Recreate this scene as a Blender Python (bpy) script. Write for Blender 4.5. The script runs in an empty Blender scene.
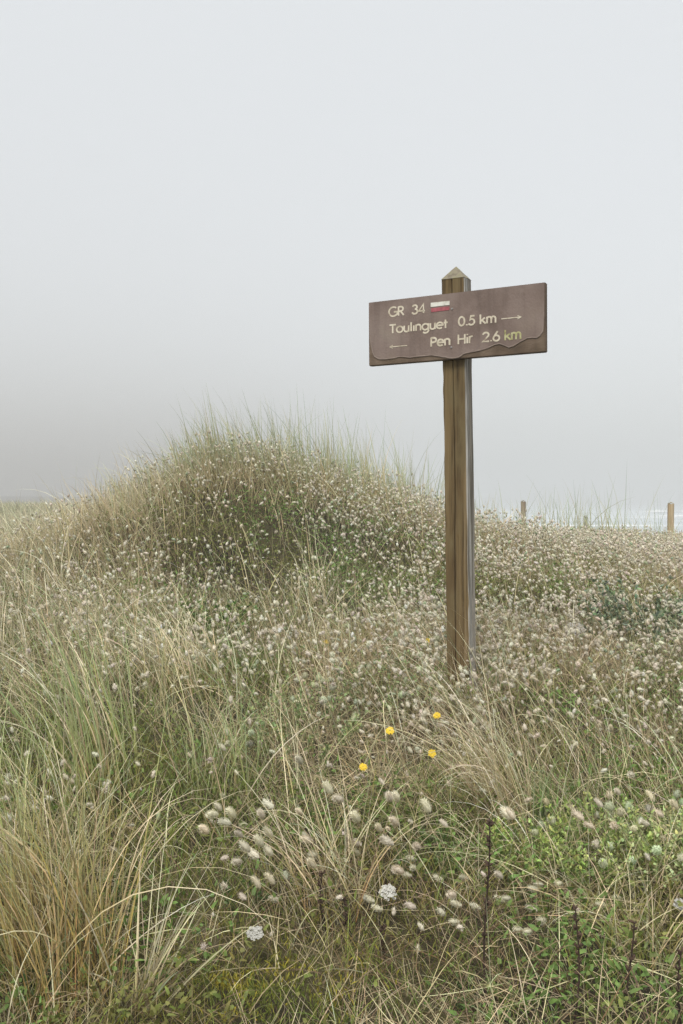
import bpy, bmesh, math, random
import numpy as np
from mathutils import Vector, Matrix

C = bpy.context.scene
COL = C.collection
R = math.radians
rng = np.random.default_rng(7)
random.seed(7)

# ------------------------------------------------------------------ camera, sky, sun, exposure
CAMZ = 1.25
PITCH = math.atan((512 - 498) / 995.0)
cam_d = bpy.data.cameras.new('camera')
cam_d.lens = 34.98
cam_d.sensor_width = 36.0
cam_d.sensor_fit = 'AUTO'
cam_d.clip_start = 0.02
cam_d.clip_end = 6000
cam = bpy.data.objects.new('camera', cam_d)
COL.objects.link(cam)
cam.location = (0, 0, CAMZ)
cam.rotation_euler = (math.pi / 2 - PITCH, 0, 0)
C.camera = cam

SUN_EL, SUN_AZ = 58, 200
world = bpy.data.worlds.new('World')
C.world = world
world.use_nodes = True
wn, wl = world.node_tree.nodes, world.node_tree.links
for n in list(wn):
    wn.remove(n)
w_out = wn.new('ShaderNodeOutputWorld')
w_add = wn.new('ShaderNodeAddShader')
bg_sky = wn.new('ShaderNodeBackground')
bg_cloud = wn.new('ShaderNodeBackground')
sky = wn.new('ShaderNodeTexSky')
sky.sky_type = 'NISHITA'
sky.sun_disc = False
sky.sun_elevation = R(SUN_EL)
sky.sun_rotation = R(SUN_AZ)
hsv = wn.new('ShaderNodeHueSaturation')
hsv.inputs['Saturation'].default_value = 0.25
wl.new(sky.outputs[0], hsv.inputs['Color'])
wl.new(hsv.outputs[0], bg_sky.inputs['Color'])
bg_sky.inputs['Strength'].default_value = 0.05
tc = wn.new('ShaderNodeTexCoord')
sep = wn.new('ShaderNodeSeparateXYZ')
ramp = wn.new('ShaderNodeValToRGB')
wl.new(tc.outputs['Generated'], sep.inputs[0])
wl.new(sep.outputs['Z'], ramp.inputs['Fac'])
cr = ramp.color_ramp
cr.elements[0].position = 0.0
cr.elements[0].color = (0.34, 0.352, 0.36, 1)
cr.elements[1].position = 1.0
cr.elements[1].color = (1.25, 1.25, 1.25, 1)
e = cr.elements.new(0.22); e.color = (0.385, 0.397, 0.404, 1)
e = cr.elements.new(0.5); e.color = (0.432, 0.447, 0.455, 1)
wl.new(ramp.outputs[0], bg_cloud.inputs['Color'])
bg_cloud.inputs['Strength'].default_value = 1.0
wl.new(bg_sky.outputs[0], w_add.inputs[0])
wl.new(bg_cloud.outputs[0], w_add.inputs[1])
wl.new(w_add.outputs[0], w_out.inputs['Surface'])

sun_d = bpy.data.lights.new('sun', 'SUN')
sun_d.energy = 2.3
sun_d.angle = R(22)
sun_d.color = (1.0, 0.965, 0.92)
sun = bpy.data.objects.new('sun', sun_d)
COL.objects.link(sun)
sun.rotation_euler = (R(90 - SUN_EL), 0, R(180 - SUN_AZ))
sun.location = (0, 0, 60)

C.view_settings.view_transform = 'Standard'
C.view_settings.look = 'None'
C.view_settings.exposure = 0.60
C.view_settings.gamma = 1.0
C.view_settings.use_curve_mapping = False
C.cycles.max_bounces = 8
C.cycles.diffuse_bounces = 4
C.cycles.glossy_bounces = 2
C.cycles.transmission_bounces = 3
C.cycles.volume_bounces = 1
C.cycles.transparent_max_bounces = 4
C.cycles.use_denoising = True
C.cycles.denoising_input_passes = 'RGB_ALBEDO_NORMAL'
C.cycles.denoising_prefilter = 'NONE'
C.cycles.use_adaptive_sampling = False
FOG = 0.0052

# ------------------------------------------------------------------ helpers
def tag(o, label=None, cat=None, group=None, kind=None):
    if label: o['label'] = label
    if cat: o['category'] = cat
    if group: o['group'] = group
    if kind or cat: o['kind'] = kind or 'thing'
    return o

def empty(name, loc=(0, 0, 0), rz=0.0):
    o = bpy.data.objects.new(name, None)
    COL.objects.link(o)
    o.location = loc
    o.rotation_euler = (0, 0, rz)
    o.empty_display_size = 0.05
    return o

def link(name, me, mat=None, parent=None):
    o = bpy.data.objects.new(name, me)
    COL.objects.link(o)
    if mat and not me.materials:
        me.materials.append(mat)
    if parent is not None:
        o.parent = parent
    return o

def np_mesh(name, V, F, Cc=None, smooth=False):
    """V (n,3); F (m,k) with k 3 or 4, or a list of such arrays; Cc (n,3) true surface colour"""
    me = bpy.data.meshes.new(name)
    Fs = [f for f in (F if isinstance(F, list) else [F]) if len(f)]
    nl = sum(f.size for f in Fs)
    nf = sum(len(f) for f in Fs)
    me.vertices.add(len(V))
    me.vertices.foreach_set('co', np.ascontiguousarray(V, np.float32).ravel())
    me.loops.add(nl)
    me.polygons.add(nf)
    me.loops.foreach_set('vertex_index', np.concatenate([f.ravel() for f in Fs]).astype(np.int32))
    tot = np.concatenate([np.full(len(f), f.shape[1]) for f in Fs])
    st = np.concatenate([[0], np.cumsum(tot)[:-1]])
    me.polygons.foreach_set('loop_start', st.astype(np.int32))
    me.polygons.foreach_set('use_smooth', np.full(nf, smooth, bool))
    if Cc is not None:
        a = me.color_attributes.new('tint', 'FLOAT_COLOR', 'POINT')
        a.data.foreach_set('color', np.concatenate([Cc, np.ones((len(Cc), 1))], 1).astype(np.float32).ravel())
    me.update(calc_edges=True)
    me.validate()
    return me

def mix3(a, b, t):
    a = np.asarray(a, float); b = np.asarray(b, float); t = np.asarray(t, float)
    return a + (b - a) * t[..., None]

def sm(x, a, b):
    t = np.clip((np.asarray(x, float) - a) / (b - a), 0, 1)
    return t * t * (3 - 2 * t)

def vnoise(x, y, seed=0):
    x = np.asarray(x, float); y = np.asarray(y, float)
    xi = np.floor(x).astype(np.int64); yi = np.floor(y).astype(np.int64)
    fx = x - xi; fy = y - yi
    def h(a, b):
        n = (a * 374761393 + b * 668265263 + seed * 1442695041) & 0xffffffff
        n = ((n ^ (n >> 13)) * 1274126177) & 0xffffffff
        return ((n ^ (n >> 16)) & 0xffff) / 65535.0
    ux = fx * fx * (3 - 2 * fx); uy = fy * fy * (3 - 2 * fy)
    a = h(xi, yi) * (1 - ux) + h(xi + 1, yi) * ux
    b = h(xi, yi + 1) * (1 - ux) + h(xi + 1, yi + 1) * ux
    return a * (1 - uy) + b * uy

def fbm(x, y, sc=1.0, seed=0, oct=3):
    s = 0; amp = 1; tot = 0
    for k in range(oct):
        s = s + amp * vnoise(np.asarray(x) * sc * 2 ** k + 17.3 * k, np.asarray(y) * sc * 2 ** k - 9.1 * k, seed + k)
        tot += amp; amp *= .5
    return s / tot

# ------------------------------------------------------------------ terrain (height over world zero)
PY = np.array([-80, -5, 0, 1.5, 2.2, 2.8, 3.7, 4.7, 5.5, 7, 9, 11.4, 13, 16, 20, 30, 45, 900.])
PZ = np.array([-1.7, -1.5, -1.42, -1.29, -1.17, -1.01, -.80, -.70, -.60, -.53, -.55, -.64, -.78, -1.1, -1.7, -3.4, -6.2, -8.0])
LY = np.array([-80, 5.5, 7, 9, 12, 16, 24, 34, 48, 90, 200, 380, 600, 900.])
LZ = np.array([-1.7, -.60, -.60, -.64, -.74, -.80, -.78, -.66, -.62, -1.1, -1.4, -1.5, -1.6, -1.7])

def hump(X, Y):
    d = X + .80
    r = np.where(d < 0, 1 + d / 1.42, 1 - d / 2.35)
    r = np.log1p(np.exp((np.minimum(r, 2) - .12) * 14)) / 14          # straight flanks easing out at the foot
    r = r / (1 + .12 * np.exp(-(d / .25) ** 2))
    sy = np.where(Y < 6.3, .62, 1.3)
    return r * 1.1 * np.exp(-.5 * np.abs((Y - 6.3 - .25 * d) / sy) ** 2.0)

def terrain(X, Y):
    X = np.asarray(X, float); Y = np.asarray(Y, float)
    zr = np.interp(Y, PY, PZ)
    zl = np.interp(Y, LY, LZ)
    a = X / np.maximum(Y, 1.0)
    t = sm(a, -.10, .06)
    z = np.where(Y > 5.5, zl * (1 - t) + zr * t, zr)
    z = z + .10 * sm(Y, 4.75, 5.15) * (1 - sm(Y, 6.5, 9)) * sm(X, -.6, .1) * (1 - sm(X, 1.2, 2.4))
    z = z + .90 * hump(X, Y)
    z = z + .12 * np.exp(-.5 * (((X + 2.0) / .8) ** 2 + ((Y - 5.0) / .9) ** 2))
    near = 1 - sm(Y, 30, 80)
    z = z + near * ((fbm(X, Y, 1.1, 3) - .5) * .16 + (fbm(X, Y, 4.5, 5) - .5) * .06)
    z = z + sm(Y, 8, 16) * (1 - t) * (fbm(X, Y, .16, 11) - .5) * .5
    z = z + sm(Y, 300, 420) * (1 - t) * (fbm(X, Y, .012, 21) - .5) * 10
    return z + CAMZ

def at(px, py, dz=0.0):
    """the ground point seen where a ray at these photo coordinates meets the terrain (raised by dz)"""
    cs, sn = math.cos(PITCH), math.sin(PITCH)
    d = np.array([(px - 341.5) / 995, cs + (512 - py) / 995 * sn, -sn + (512 - py) / 995 * cs])
    ts = np.linspace(1.2, 60, 12000)
    P = d[None] * ts[:, None] + np.array([0, 0, CAMZ])
    below = P[:, 2] < terrain(P[:, 0], P[:, 1]) + dz
    k = int(np.argmax(below)) if below.any() else len(ts) - 1
    return float(P[k, 0]), float(P[k, 1]), float(terrain(P[k, 0], P[k, 1]))

def ray_at(px, py, Y):
    cs, sn = math.cos(PITCH), math.sin(PITCH)
    d = np.array([(px - 341.5) / 995, cs + (512 - py) / 995 * sn, -sn + (512 - py) / 995 * cs])
    d = d / d[1] * Y
    return np.array([d[0], d[1], d[2] + CAMZ])

# ------------------------------------------------------------------ materials
def nmat(name):
    m = bpy.data.materials.new(name)
    m.use_nodes = True
    nt = m.node_tree
    b = nt.nodes['Principled BSDF']
    return m, nt.nodes, nt.links, b

def tint_mat(name, rough=.75, transl=.25, noise=0.0):
    m, n, l, b = nmat(name)
    a = n.new('ShaderNodeAttribute'); a.attribute_name = 'tint'
    src = a.outputs['Color']
    oi = n.new('ShaderNodeObjectInfo')
    mr = n.new('ShaderNodeMapRange'); mr.inputs['To Min'].default_value = .88; mr.inputs['To Max'].default_value = 1.1
    l.new(oi.outputs['Random'], mr.inputs['Value'])
    mu = n.new('ShaderNodeVectorMath'); mu.operation = 'SCALE'
    l.new(src, mu.inputs[0]); l.new(mr.outputs[0], mu.inputs['Scale'])
    src = mu.outputs[0]
    l.new(src, b.inputs['Base Color'])
    b.inputs['Roughness'].default_value = rough
    b.inputs['Specular IOR Level'].default_value = .3
    if transl > 0:
        tr = n.new('ShaderNodeBsdfTranslucent')
        l.new(src, tr.inputs['Color'])
        mx = n.new('ShaderNodeMixShader'); mx.inputs[0].default_value = transl
        l.new(b.outputs[0], mx.inputs[1]); l.new(tr.outputs[0], mx.inputs[2])
        l.new(mx.outputs[0], n['Material Output'].inputs['Surface'])
    return m

def ramp_node(n, stops):
    r = n.new('ShaderNodeValToRGB')
    el = r.color_ramp.elements
    while len(el) < len(stops):
        el.new(0.5)
    for e_, (p, c) in zip(el, stops):
        e_.position = p
        e_.color = (*c, 1)
    return r

def noise_mat(name, stops, scale=8.0, detail=6, rough=.85, stretch=None, bump=0.0, bscale=60, spec=.3, dist=0.3):
    m, n, l, b = nmat(name)
    t = n.new('ShaderNodeTexCoord')
    mp = n.new('ShaderNodeMapping')
    l.new(t.outputs['Object'], mp.inputs['Vector'])
    if stretch: mp.inputs['Scale'].default_value = stretch
    no = n.new('ShaderNodeTexNoise')
    no.inputs['Scale'].default_value = scale; no.inputs['Detail'].default_value = detail
    no.inputs['Distortion'].default_value = dist
    l.new(mp.outputs[0], no.inputs['Vector'])
    r = ramp_node(n, stops)
    l.new(no.outputs['Fac'], r.inputs['Fac'])
    l.new(r.outputs[0], b.inputs['Base Color'])
    b.inputs['Roughness'].default_value = rough
    b.inputs['Specular IOR Level'].default_value = spec
    if bump:
        n2 = n.new('ShaderNodeTexNoise'); n2.inputs['Scale'].default_value = bscale; n2.inputs['Detail'].default_value = 4
        l.new(mp.outputs[0], n2.inputs['Vector'])
        bp = n.new('ShaderNodeBump'); bp.inputs['Strength'].default_value = bump; bp.inputs['Distance'].default_value = .004
        l.new(n2.outputs['Fac'], bp.inputs['Height'])
        l.new(bp.outputs[0], b.inputs['Normal'])
    return m

M_blade = tint_mat('grass_blade', .7, .20)
M_fluff = tint_mat('grass_fluff', .95, .22)
M_leaf = tint_mat('leaf', .6, .25)
M_petal = tint_mat('petal', .7, .2)
M_dead = tint_mat('dead_stalk', .9, 0)
M_moss = tint_mat('moss', .95, .1)
M_soil = noise_mat('dune_soil', [(.3, (.018, .015, .008)), (.5, (.038, .031, .015)), (.62, (.055, .048, .018)), (.8, (.15, .12, .07))],
                   2.6, 9, .95, bump=.6, bscale=90)

# post timber: long streaks along the grain
def timber(name, stops, sx=26, sz=1.1, crack=True, wet=None):
    m, n, l, b = nmat(name)
    t = n.new('ShaderNodeTexCoord')
    mp = n.new('ShaderNodeMapping'); mp.inputs['Scale'].default_value = (sx, sx, sz)
    l.new(t.outputs['Object'], mp.inputs['Vector'])
    no = n.new('ShaderNodeTexNoise'); no.inputs['Scale'].default_value = 1.0; no.inputs['Detail'].default_value = 8
    no.inputs['Roughness'].default_value = .62; no.inputs['Distortion'].default_value = .6
    l.new(mp.outputs[0], no.inputs['Vector'])
    r = ramp_node(n, stops)
    l.new(no.outputs['Fac'], r.inputs['Fac'])
    mp2 = n.new('ShaderNodeMapping'); mp2.inputs['Scale'].default_value = (150, 150, 3.5)
    l.new(t.outputs['Object'], mp2.inputs['Vector'])
    n2 = n.new('ShaderNodeTexNoise'); n2.inputs['Scale'].default_value = 1.0; n2.inputs['Detail'].default_value = 5
    l.new(mp2.outputs[0], n2.inputs['Vector'])
    r2 = ramp_node(n, [(.34, (.38, .36, .34)), (.50, (1, 1, 1))])
    l.new(n2.outputs['Fac'], r2.inputs['Fac'])
    mx = n.new('ShaderNodeMix'); mx.data_type = 'RGBA'; mx.blend_type = 'MULTIPLY'
    mx.inputs[0].default_value = .75
    l.new(r.outputs[0], mx.inputs[6]); l.new(r2.outputs[0], mx.inputs[7])
    col = mx.outputs[2]
    n3 = n.new('ShaderNodeTexNoise'); n3.inputs['Scale'].default_value = 3.2; n3.inputs['Detail'].default_value = 4
    mp3 = n.new('ShaderNodeMapping'); mp3.inputs['Scale'].default_value = (5, 5, 1.6)
    l.new(t.outputs['Object'], mp3.inputs['Vector']); l.new(mp3.outputs[0], n3.inputs['Vector'])
    if wet:
        rw = ramp_node(n, [(.50, (0, 0, 0)), (.66, (1, 1, 1))])
        l.new(n3.outputs['Fac'], rw.inputs['Fac'])
        m3 = n.new('ShaderNodeMix'); m3.data_type = 'RGBA'
        l.new(rw.outputs[0], m3.inputs[0]); l.new(col, m3.inputs[6]); m3.inputs[7].default_value = (*wet, 1)
        m3.inputs[0].default_value = .5
        col = m3.outputs[2]
    l.new(col, b.inputs['Base Color'])
    b.inputs['Roughness'].default_value = .88
    b.inputs['Specular IOR Level'].default_value = .25
    bp = n.new('ShaderNodeBump'); bp.inputs['Strength'].default_value = .55; bp.inputs['Distance'].default_value = .002
    l.new(n2.outputs['Fac'], bp.inputs['Height']); l.new(bp.outputs[0], b.inputs['Normal'])
    return m

M_wood = timber('post_timber', [(.30, (.030, .018, .007)), (.42, (.105, .070, .030)), (.56, (.165, .115, .052)), (.74, (.29, .23, .15))], wet=(.14, .105, .05))
M_wood_grey = timber('grey_timber', [(.32, (.12, .105, .08)), (.48, (.26, .245, .215)), (.68, (.50, .485, .45))], 60, 2.2)
M_wood_top = noise_mat('post_top_timber', [(.35, (.09, .075, .05)), (.5, (.20, .175, .125)), (.62, (.19, .18, .10)), (.75, (.36, .33, .28))], 30, 6, .9, bump=.5)
M_wood_pale = timber('pale_timber', [(.3, (.26, .19, .11)), (.5, (.43, .33, .20)), (.7, (.55, .44, .29))], 30, 1.5)
M_wood_mid = timber('weathered_timber', [(.3, (.17, .125, .08)), (.5, (.30, .235, .16)), (.7, (.42, .36, .28))], 30, 1.5)
M_wood_grey_dark = timber('grey_brown_timber', [(.3, (.10, .09, .07)), (.5, (.21, .19, .155)), (.7, (.36, .33, .29))], 40, 1.4)
M_board = noise_mat('board_bare', [(.3, (.075, .052, .034)), (.5, (.115, .080, .052)), (.7, (.165, .12, .085))], 9, 6, .75, (1, 1, 2.2), .3, 120)
M_coat = noise_mat('board_coating', [(.28, (.132, .092, .073)), (.48, (.188, .138, .115)), (.62, (.215, .163, .138)), (.78, (.235, .195, .155))], 6, 8, .62, (1, 1, .8), .25, 160, .4)
def weather_board(m):
    # rain streaks and a darker damp stain over the post
    nt = m.node_tree; n = nt.nodes; l = nt.links; b = n['Principled BSDF']
    src = b.inputs['Base Color'].links[0].from_socket
    t = n.new('ShaderNodeTexCoord')
    mp = n.new('ShaderNodeMapping'); mp.inputs['Scale'].default_value = (38, 38, 2.2)
    l.new(t.outputs['Object'], mp.inputs[0])
    no = n.new('ShaderNodeTexNoise'); no.inputs['Scale'].default_value = 1; no.inputs['Detail'].default_value = 5
    l.new(mp.outputs[0], no.inputs['Vector'])
    r = ramp_node(n, [(.36, (.62, .60, .58)), (.50, (1, 1, 1)), (.66, (1.0, 1.0, 1.0)), (.80, (1.22, 1.24, 1.22))])
    l.new(no.outputs['Fac'], r.inputs['Fac'])
    n2 = n.new('ShaderNodeTexNoise'); n2.inputs['Scale'].default_value = 7; n2.inputs['Detail'].default_value = 8; n2.inputs['Roughness'].default_value = .65
    l.new(t.outputs['Object'], n2.inputs['Vector'])
    r2 = ramp_node(n, [(.34, (.70, .66, .62)), (.50, (1, 1, 1)), (.70, (1.08, 1.12, 1.06))])
    l.new(n2.outputs['Fac'], r2.inputs['Fac'])
    a = n.new('ShaderNodeMix'); a.data_type = 'RGBA'; a.blend_type = 'MULTIPLY'; a.inputs[0].default_value = .35
    l.new(src, a.inputs[6]); l.new(r.outputs[0], a.inputs[7])
    c = n.new('ShaderNodeMix'); c.data_type = 'RGBA'; c.blend_type = 'MULTIPLY'; c.inputs[0].default_value = .8
    l.new(a.outputs[2], c.inputs[6]); l.new(r2.outputs[0], c.inputs[7])
    l.new(c.outputs[2], b.inputs['Base Color'])
weather_board(M_coat)
weather_board(M_board)
M_lip = noise_mat('coating_edge', [(.3, (.19, .145, .12)), (.7, (.30, .24, .20))], 40, 3, .8)
M_letter = noise_mat('letter_paint', [(.24, (.22, .165, .13)), (.34, (.44, .38, .28)), (.55, (.60, .54, .42)), (.8, (.68, .63, .52))], 45, 4, .7)
M_letter_moss = noise_mat('letter_paint_lichen', [(.30, (.19, .16, .09)), (.42, (.36, .35, .15)), (.6, (.47, .45, .26)), (.8, (.58, .54, .40))], 60, 4, .7)
M_red = noise_mat('mark_red', [(.3, (.22, .07, .075)), (.55, (.34, .085, .10)), (.8, (.42, .15, .16))], 50, 4, .6)
M_white = noise_mat('mark_white', [(.3, (.42, .40, .33)), (.5, (.66, .65, .58)), (.8, (.74, .74, .68))], 50, 4, .6)
M_metal = noise_mat('dull_metal', [(.3, (.2, .19, .18)), (.7, (.42, .41, .40))], 90, 3, .5)

# ------------------------------------------------------------------ ground sheet and sea
def axis(segs):
    out = []
    for a, b, d in segs:
        out += list(np.arange(a, b, d))
    return np.array(sorted(set(np.round(out, 4))))
gx = axis([(-700, -100, 20), (-100, -30, 4), (-30, -8, .8), (-8, -3, .16), (-3, 3, .06), (3, 8, .16), (8, 30, .8), (30, 100, 4), (100, 701, 20)])
gy = axis([(-60, -6, 3), (-6, 1, .3), (1, 9, .06), (9, 16, .16), (16, 60, .8), (60, 140, 5), (140, 901, 20)])
GX, GY = np.meshgrid(gx, gy)
GZ = terrain(GX, GY)
nx, ny = len(gx), len(gy)
idx = np.arange(nx * ny).reshape(ny, nx)
Fq = np.stack([idx[:-1, :-1], idx[:-1, 1:], idx[1:, 1:], idx[1:, :-1]], -1).reshape(-1, 4)
g = link('ground', np_mesh('ground', np.stack([GX, GY, GZ], -1).reshape(-1, 3), Fq, smooth=True), M_soil)
tag(g, kind='structure')

SEA = CAMZ - 4.0
m, n, l, b = nmat('sea_water')
t = n.new('ShaderNodeTexCoord')
mp = n.new('ShaderNodeMapping'); mp.inputs['Scale'].default_value = (.02, .05, 1)
l.new(t.outputs['Object'], mp.inputs[0])
no = n.new('ShaderNodeTexNoise'); no.inputs['Scale'].default_value = 1; no.inputs['Detail'].default_value = 7; no.inputs['Roughness'].default_value = .6
l.new(mp.outputs[0], no.inputs['Vector'])
r = ramp_node(n, [(.42, (.36, .41, .43)), (.56, (.48, .53, .55)), (.70, (.68, .71, .72))])
l.new(no.outputs['Fac'], r.inputs['Fac']); l.new(r.outputs[0], b.inputs['Base Color'])
b.inputs['Roughness'].default_value = .35
n2 = n.new('ShaderNodeTexNoise'); n2.inputs['Scale'].default_value = .9; n2.inputs['Detail'].default_value = 5
l.new(t.outputs['Object'], n2.inputs['Vector'])
bp = n.new('ShaderNodeBump'); bp.inputs['Strength'].default_value = .5; bp.inputs['Distance'].default_value = .4
l.new(n2.outputs['Fac'], bp.inputs['Height']); l.new(bp.outputs[0], b.inputs['Normal'])
M_sea = m
sx_ = np.linspace(-30, 690, 60); sy_ = np.concatenate([np.arange(25, 160, 1.5), np.arange(160, 880, 6)])
SX, SY = np.meshgrid(sx_, sy_)
SZ = SEA + .22 * np.sin(SY * .42 + 2.5 * fbm(SX, SY, .03, 31)) * fbm(SX, SY, .05, 33)
idx = np.arange(SX.size).reshape(SX.shape)
Fq = np.stack([idx[:-1, :-1], idx[:-1, 1:], idx[1:, 1:], idx[1:, :-1]], -1).reshape(-1, 4)
s = link('sea', np_mesh('sea', np.stack([SX, SY, SZ], -1).reshape(-1, 3), Fq, smooth=True), M_sea)
tag(s, kind='structure')
M_foam = noise_mat('surf_foam', [(.3, (.66, .69, .70)), (.7, (.84, .85, .85))], 2, 5, .9)
fV, fF = [], []
def surf(x0, x1, y, depth, hgt, seed):
    xs = np.linspace(x0, x1, 90)
    yy = y + (fbm(xs, xs * 0 + seed, .03, 41) - .5) * depth * 5
    w = depth * np.clip(fbm(xs, xs * 0 + seed * 3.1, .06, 43) * 1.8 - .35, .03, 1.5) * np.clip(np.minimum(xs - x0, x1 - xs) / 8, .02, 1)
    hh = hgt * np.clip(w / depth, .05, 1)
    base = sum(len(v) for v in fV)
    prof = [(-1.0, .02), (-.55, .75), (-.1, 1.0), (.5, .5), (1.0, .02)]
    V = np.stack([np.stack([xs, yy + p * w, SEA + .12 + q * hh], -1) for p, q in prof], 1)
    fV.append(V.reshape(-1, 3))
    k = len(prof)
    I = np.arange(90 * k).reshape(90, k) + base
    fF.append(np.stack([I[:-1, :-1], I[1:, :-1], I[1:, 1:], I[:-1, 1:]], -1).reshape(-1, 4))
for a_ in [(8, 48, 138, 3, .3, 1), (52, 110, 150, 3.5, .35, 2), (60, 170, 215, 6, .6, 4), (80, 200, 275, 8, .8, 6), (45, 75, 112, 2, .2, 8)]:
    surf(*a_)
fo = link('surf', np_mesh('surf', np.concatenate(fV), np.concatenate(fF), smooth=True), M_foam)
tag(fo, kind='structure')

# ------------------------------------------------------------------ haze
bm = bmesh.new()
bmesh.ops.create_cube(bm, size=1)
for v in bm.verts:
    v.co = Vector((v.co.x * 1500, v.co.y * 1000 + 430, -9.5 + (v.co.z + .5) * (9.5 + 34)))
me = bpy.data.meshes.new('haze'); bm.to_mesh(me); bm.free()
mh = bpy.data.materials.new('sea_fog'); mh.use_nodes = True
hn, hl = mh.node_tree.nodes, mh.node_tree.links
for x in list(hn):
    if x.type != 'OUTPUT_MATERIAL': hn.remove(x)
pv = hn.new('ShaderNodeVolumePrincipled')
pv.inputs['Color'].default_value = (.605, .61, .607, 1)
pv.inputs['Density'].default_value = FOG
pv.inputs['Anisotropy'].default_value = 0.0
hl.new(pv.outputs[0], [x for x in hn if x.type == 'OUTPUT_MATERIAL'][0].inputs['Volume'])
hz = link('haze', me, mh)
tag(hz, kind='stuff')

# ------------------------------------------------------------------ signpost
TH, ROLL = 0.50966666, 0.00671701
BC = np.array([0.41397041 - .0046, 3.67215731, 0.63315008 + CAMZ])
BW, BH, BT = 0.70, 0.2444, 0.024
sign = empty('signpost', (0, 0, 0))
U = Vector((math.cos(TH), -math.sin(TH), 0))
NF = Vector((-math.sin(TH), -math.cos(TH), 0))
PA, PB, LU = 0.0915, 0.067, -0.0167
PS = -0.0067
ptop, ppk = 0.8134 + CAMZ, 0.8651 + CAMZ
def post_pt(du, dn, z):
    k = z - BC[2]
    p = Vector(BC) - NF * (BT) + U * (PS + du + LU * k) - NF * dn
    return Vector((p.x, p.y, z))
pbx = post_pt(0, PB / 2, -.3 + CAMZ)
base_p = post_pt(0, PB / 2, 0.4)
gz = float(terrain(base_p.x, base_p.y))
sign.location = (base_p.x, base_p.y, gz)
bpy.context.view_layer.update()
SI = Matrix.Translation(sign.location).inverted()

def build(name, bm, mat, parent, inv=SI, smooth=False):
    bmesh.ops.recalc_face_normals(bm, faces=bm.faces)
    me = bpy.data.meshes.new(name)
    bm.transform(inv)
    bm.to_mesh(me); bm.free()
    if isinstance(mat, (list, tuple)):
        for x in mat: me.materials.append(x)
    else:
        me.materials.append(mat)
    for p in me.polygons: p.use_smooth = smooth
    o = bpy.data.objects.new(name, me); COL.objects.link(o)
    o.parent = parent
    return o

# post shaft with chamfered arrises, small dents, and a pyramid cut top
bm = bmesh.new()
zs = np.concatenate([[gz - .25], np.linspace(gz - .02, ptop, 120)])
ch = .003
rings = []
for z in zs:
    pts = [(-PA/2, ch), (-PA/2 + ch, 0), (-.009, 0), (-.0065, .008), (-.0035, 0), (PA/2 - ch, 0), (PA/2, ch), (PA/2, PB*.47), (PA/2 - .004, PB*.5), (PA/2, PB*.53), (PA/2, PB - ch), (PA/2 - ch, PB), (-PA/2 + ch, PB), (-PA/2, PB - ch)]
    ring = []
    for k, (a_, b_) in enumerate(pts):
        j = (vnoise(z * 7.0, k * 3.3, 51) - .5) * .0026 + (vnoise(z * 23.0, k * 5.1, 53) - .5) * (.003 if k in (0, 5, 6) else .0008)
        wob = (vnoise(z * 3.0 + 5, 1.0, 52) - .5) * .012
        if k in (2, 3, 4): a_ += wob
        ring.append(bm.verts.new(post_pt(a_ + j, b_ + (0.0 if k in (2, 4) else j * .6), z)))
    rings.append(ring)
for r0, r1 in zip(rings[:-1], rings[1:]):
    for k in range(len(r0)):
        f = bm.faces.new([r0[k], r0[(k + 1) % len(r0)], r1[(k + 1) % len(r0)], r1[k]])
        f.material_index = (1 if 5 <= k <= 6 else 2) if 5 <= k <= 9 else 0
bm.faces.new(rings[0])
apex = bm.verts.new(post_pt(0, PB / 2, ppk))
# the cut top is its own piece so that its end grain can show
build('post', bm, [M_wood, M_wood_grey, M_wood_grey_dark], sign)
bm = bmesh.new()
q = [bm.verts.new(post_pt(a_, b_, ptop + .0005)) for a_, b_ in [(-PA/2 - .001, -.001), (PA/2 + .001, -.001), (PA/2 + .001, PB + .001), (-PA/2 - .001, PB + .001)]]
ap = bm.verts.new(post_pt(.0, PB / 2, ppk))
for k in range(4): bm.faces.new([q[k], q[(k + 1) % 4], ap])
bm.faces.new(q[::-1])
bmesh.ops.subdivide_edges(bm, edges=bm.edges[:], cuts=3, use_grid_fill=True)
for v in bm.verts:
    v.co += Vector(((random.random() - .5), (random.random() - .5), (random.random() - .5))) * .0012
build('post_top', bm, M_wood_top, sign)
# metal shoe at the foot of the post
bm = bmesh.new()
for zc, gr in [(gz - .05, .006), (gz + .045, .006)]:
    pass
o_ = [(-PA/2 - .007, -.007), (PA/2 + .007, -.007), (PA/2 + .007, PB + .007), (-PA/2 - .007, PB + .007)]
lo = [bm.verts.new(post_pt(a_, b_, gz - .06)) for a_, b_ in o_]
hi = [bm.verts.new(post_pt(a_, b_, gz + .05)) for a_, b_ in o_]
for k in range(4): bm.faces.new([lo[k], lo[(k+1) % 4], hi[(k+1) % 4], hi[k]])
bm.faces.new(lo[::-1]); bm.faces.new(hi)
bmesh.ops.bevel(bm, geom=bm.edges[:], offset=.002, segments=1, affect='EDGES')
build('post_shoe', bm, M_metal, sign)

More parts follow.
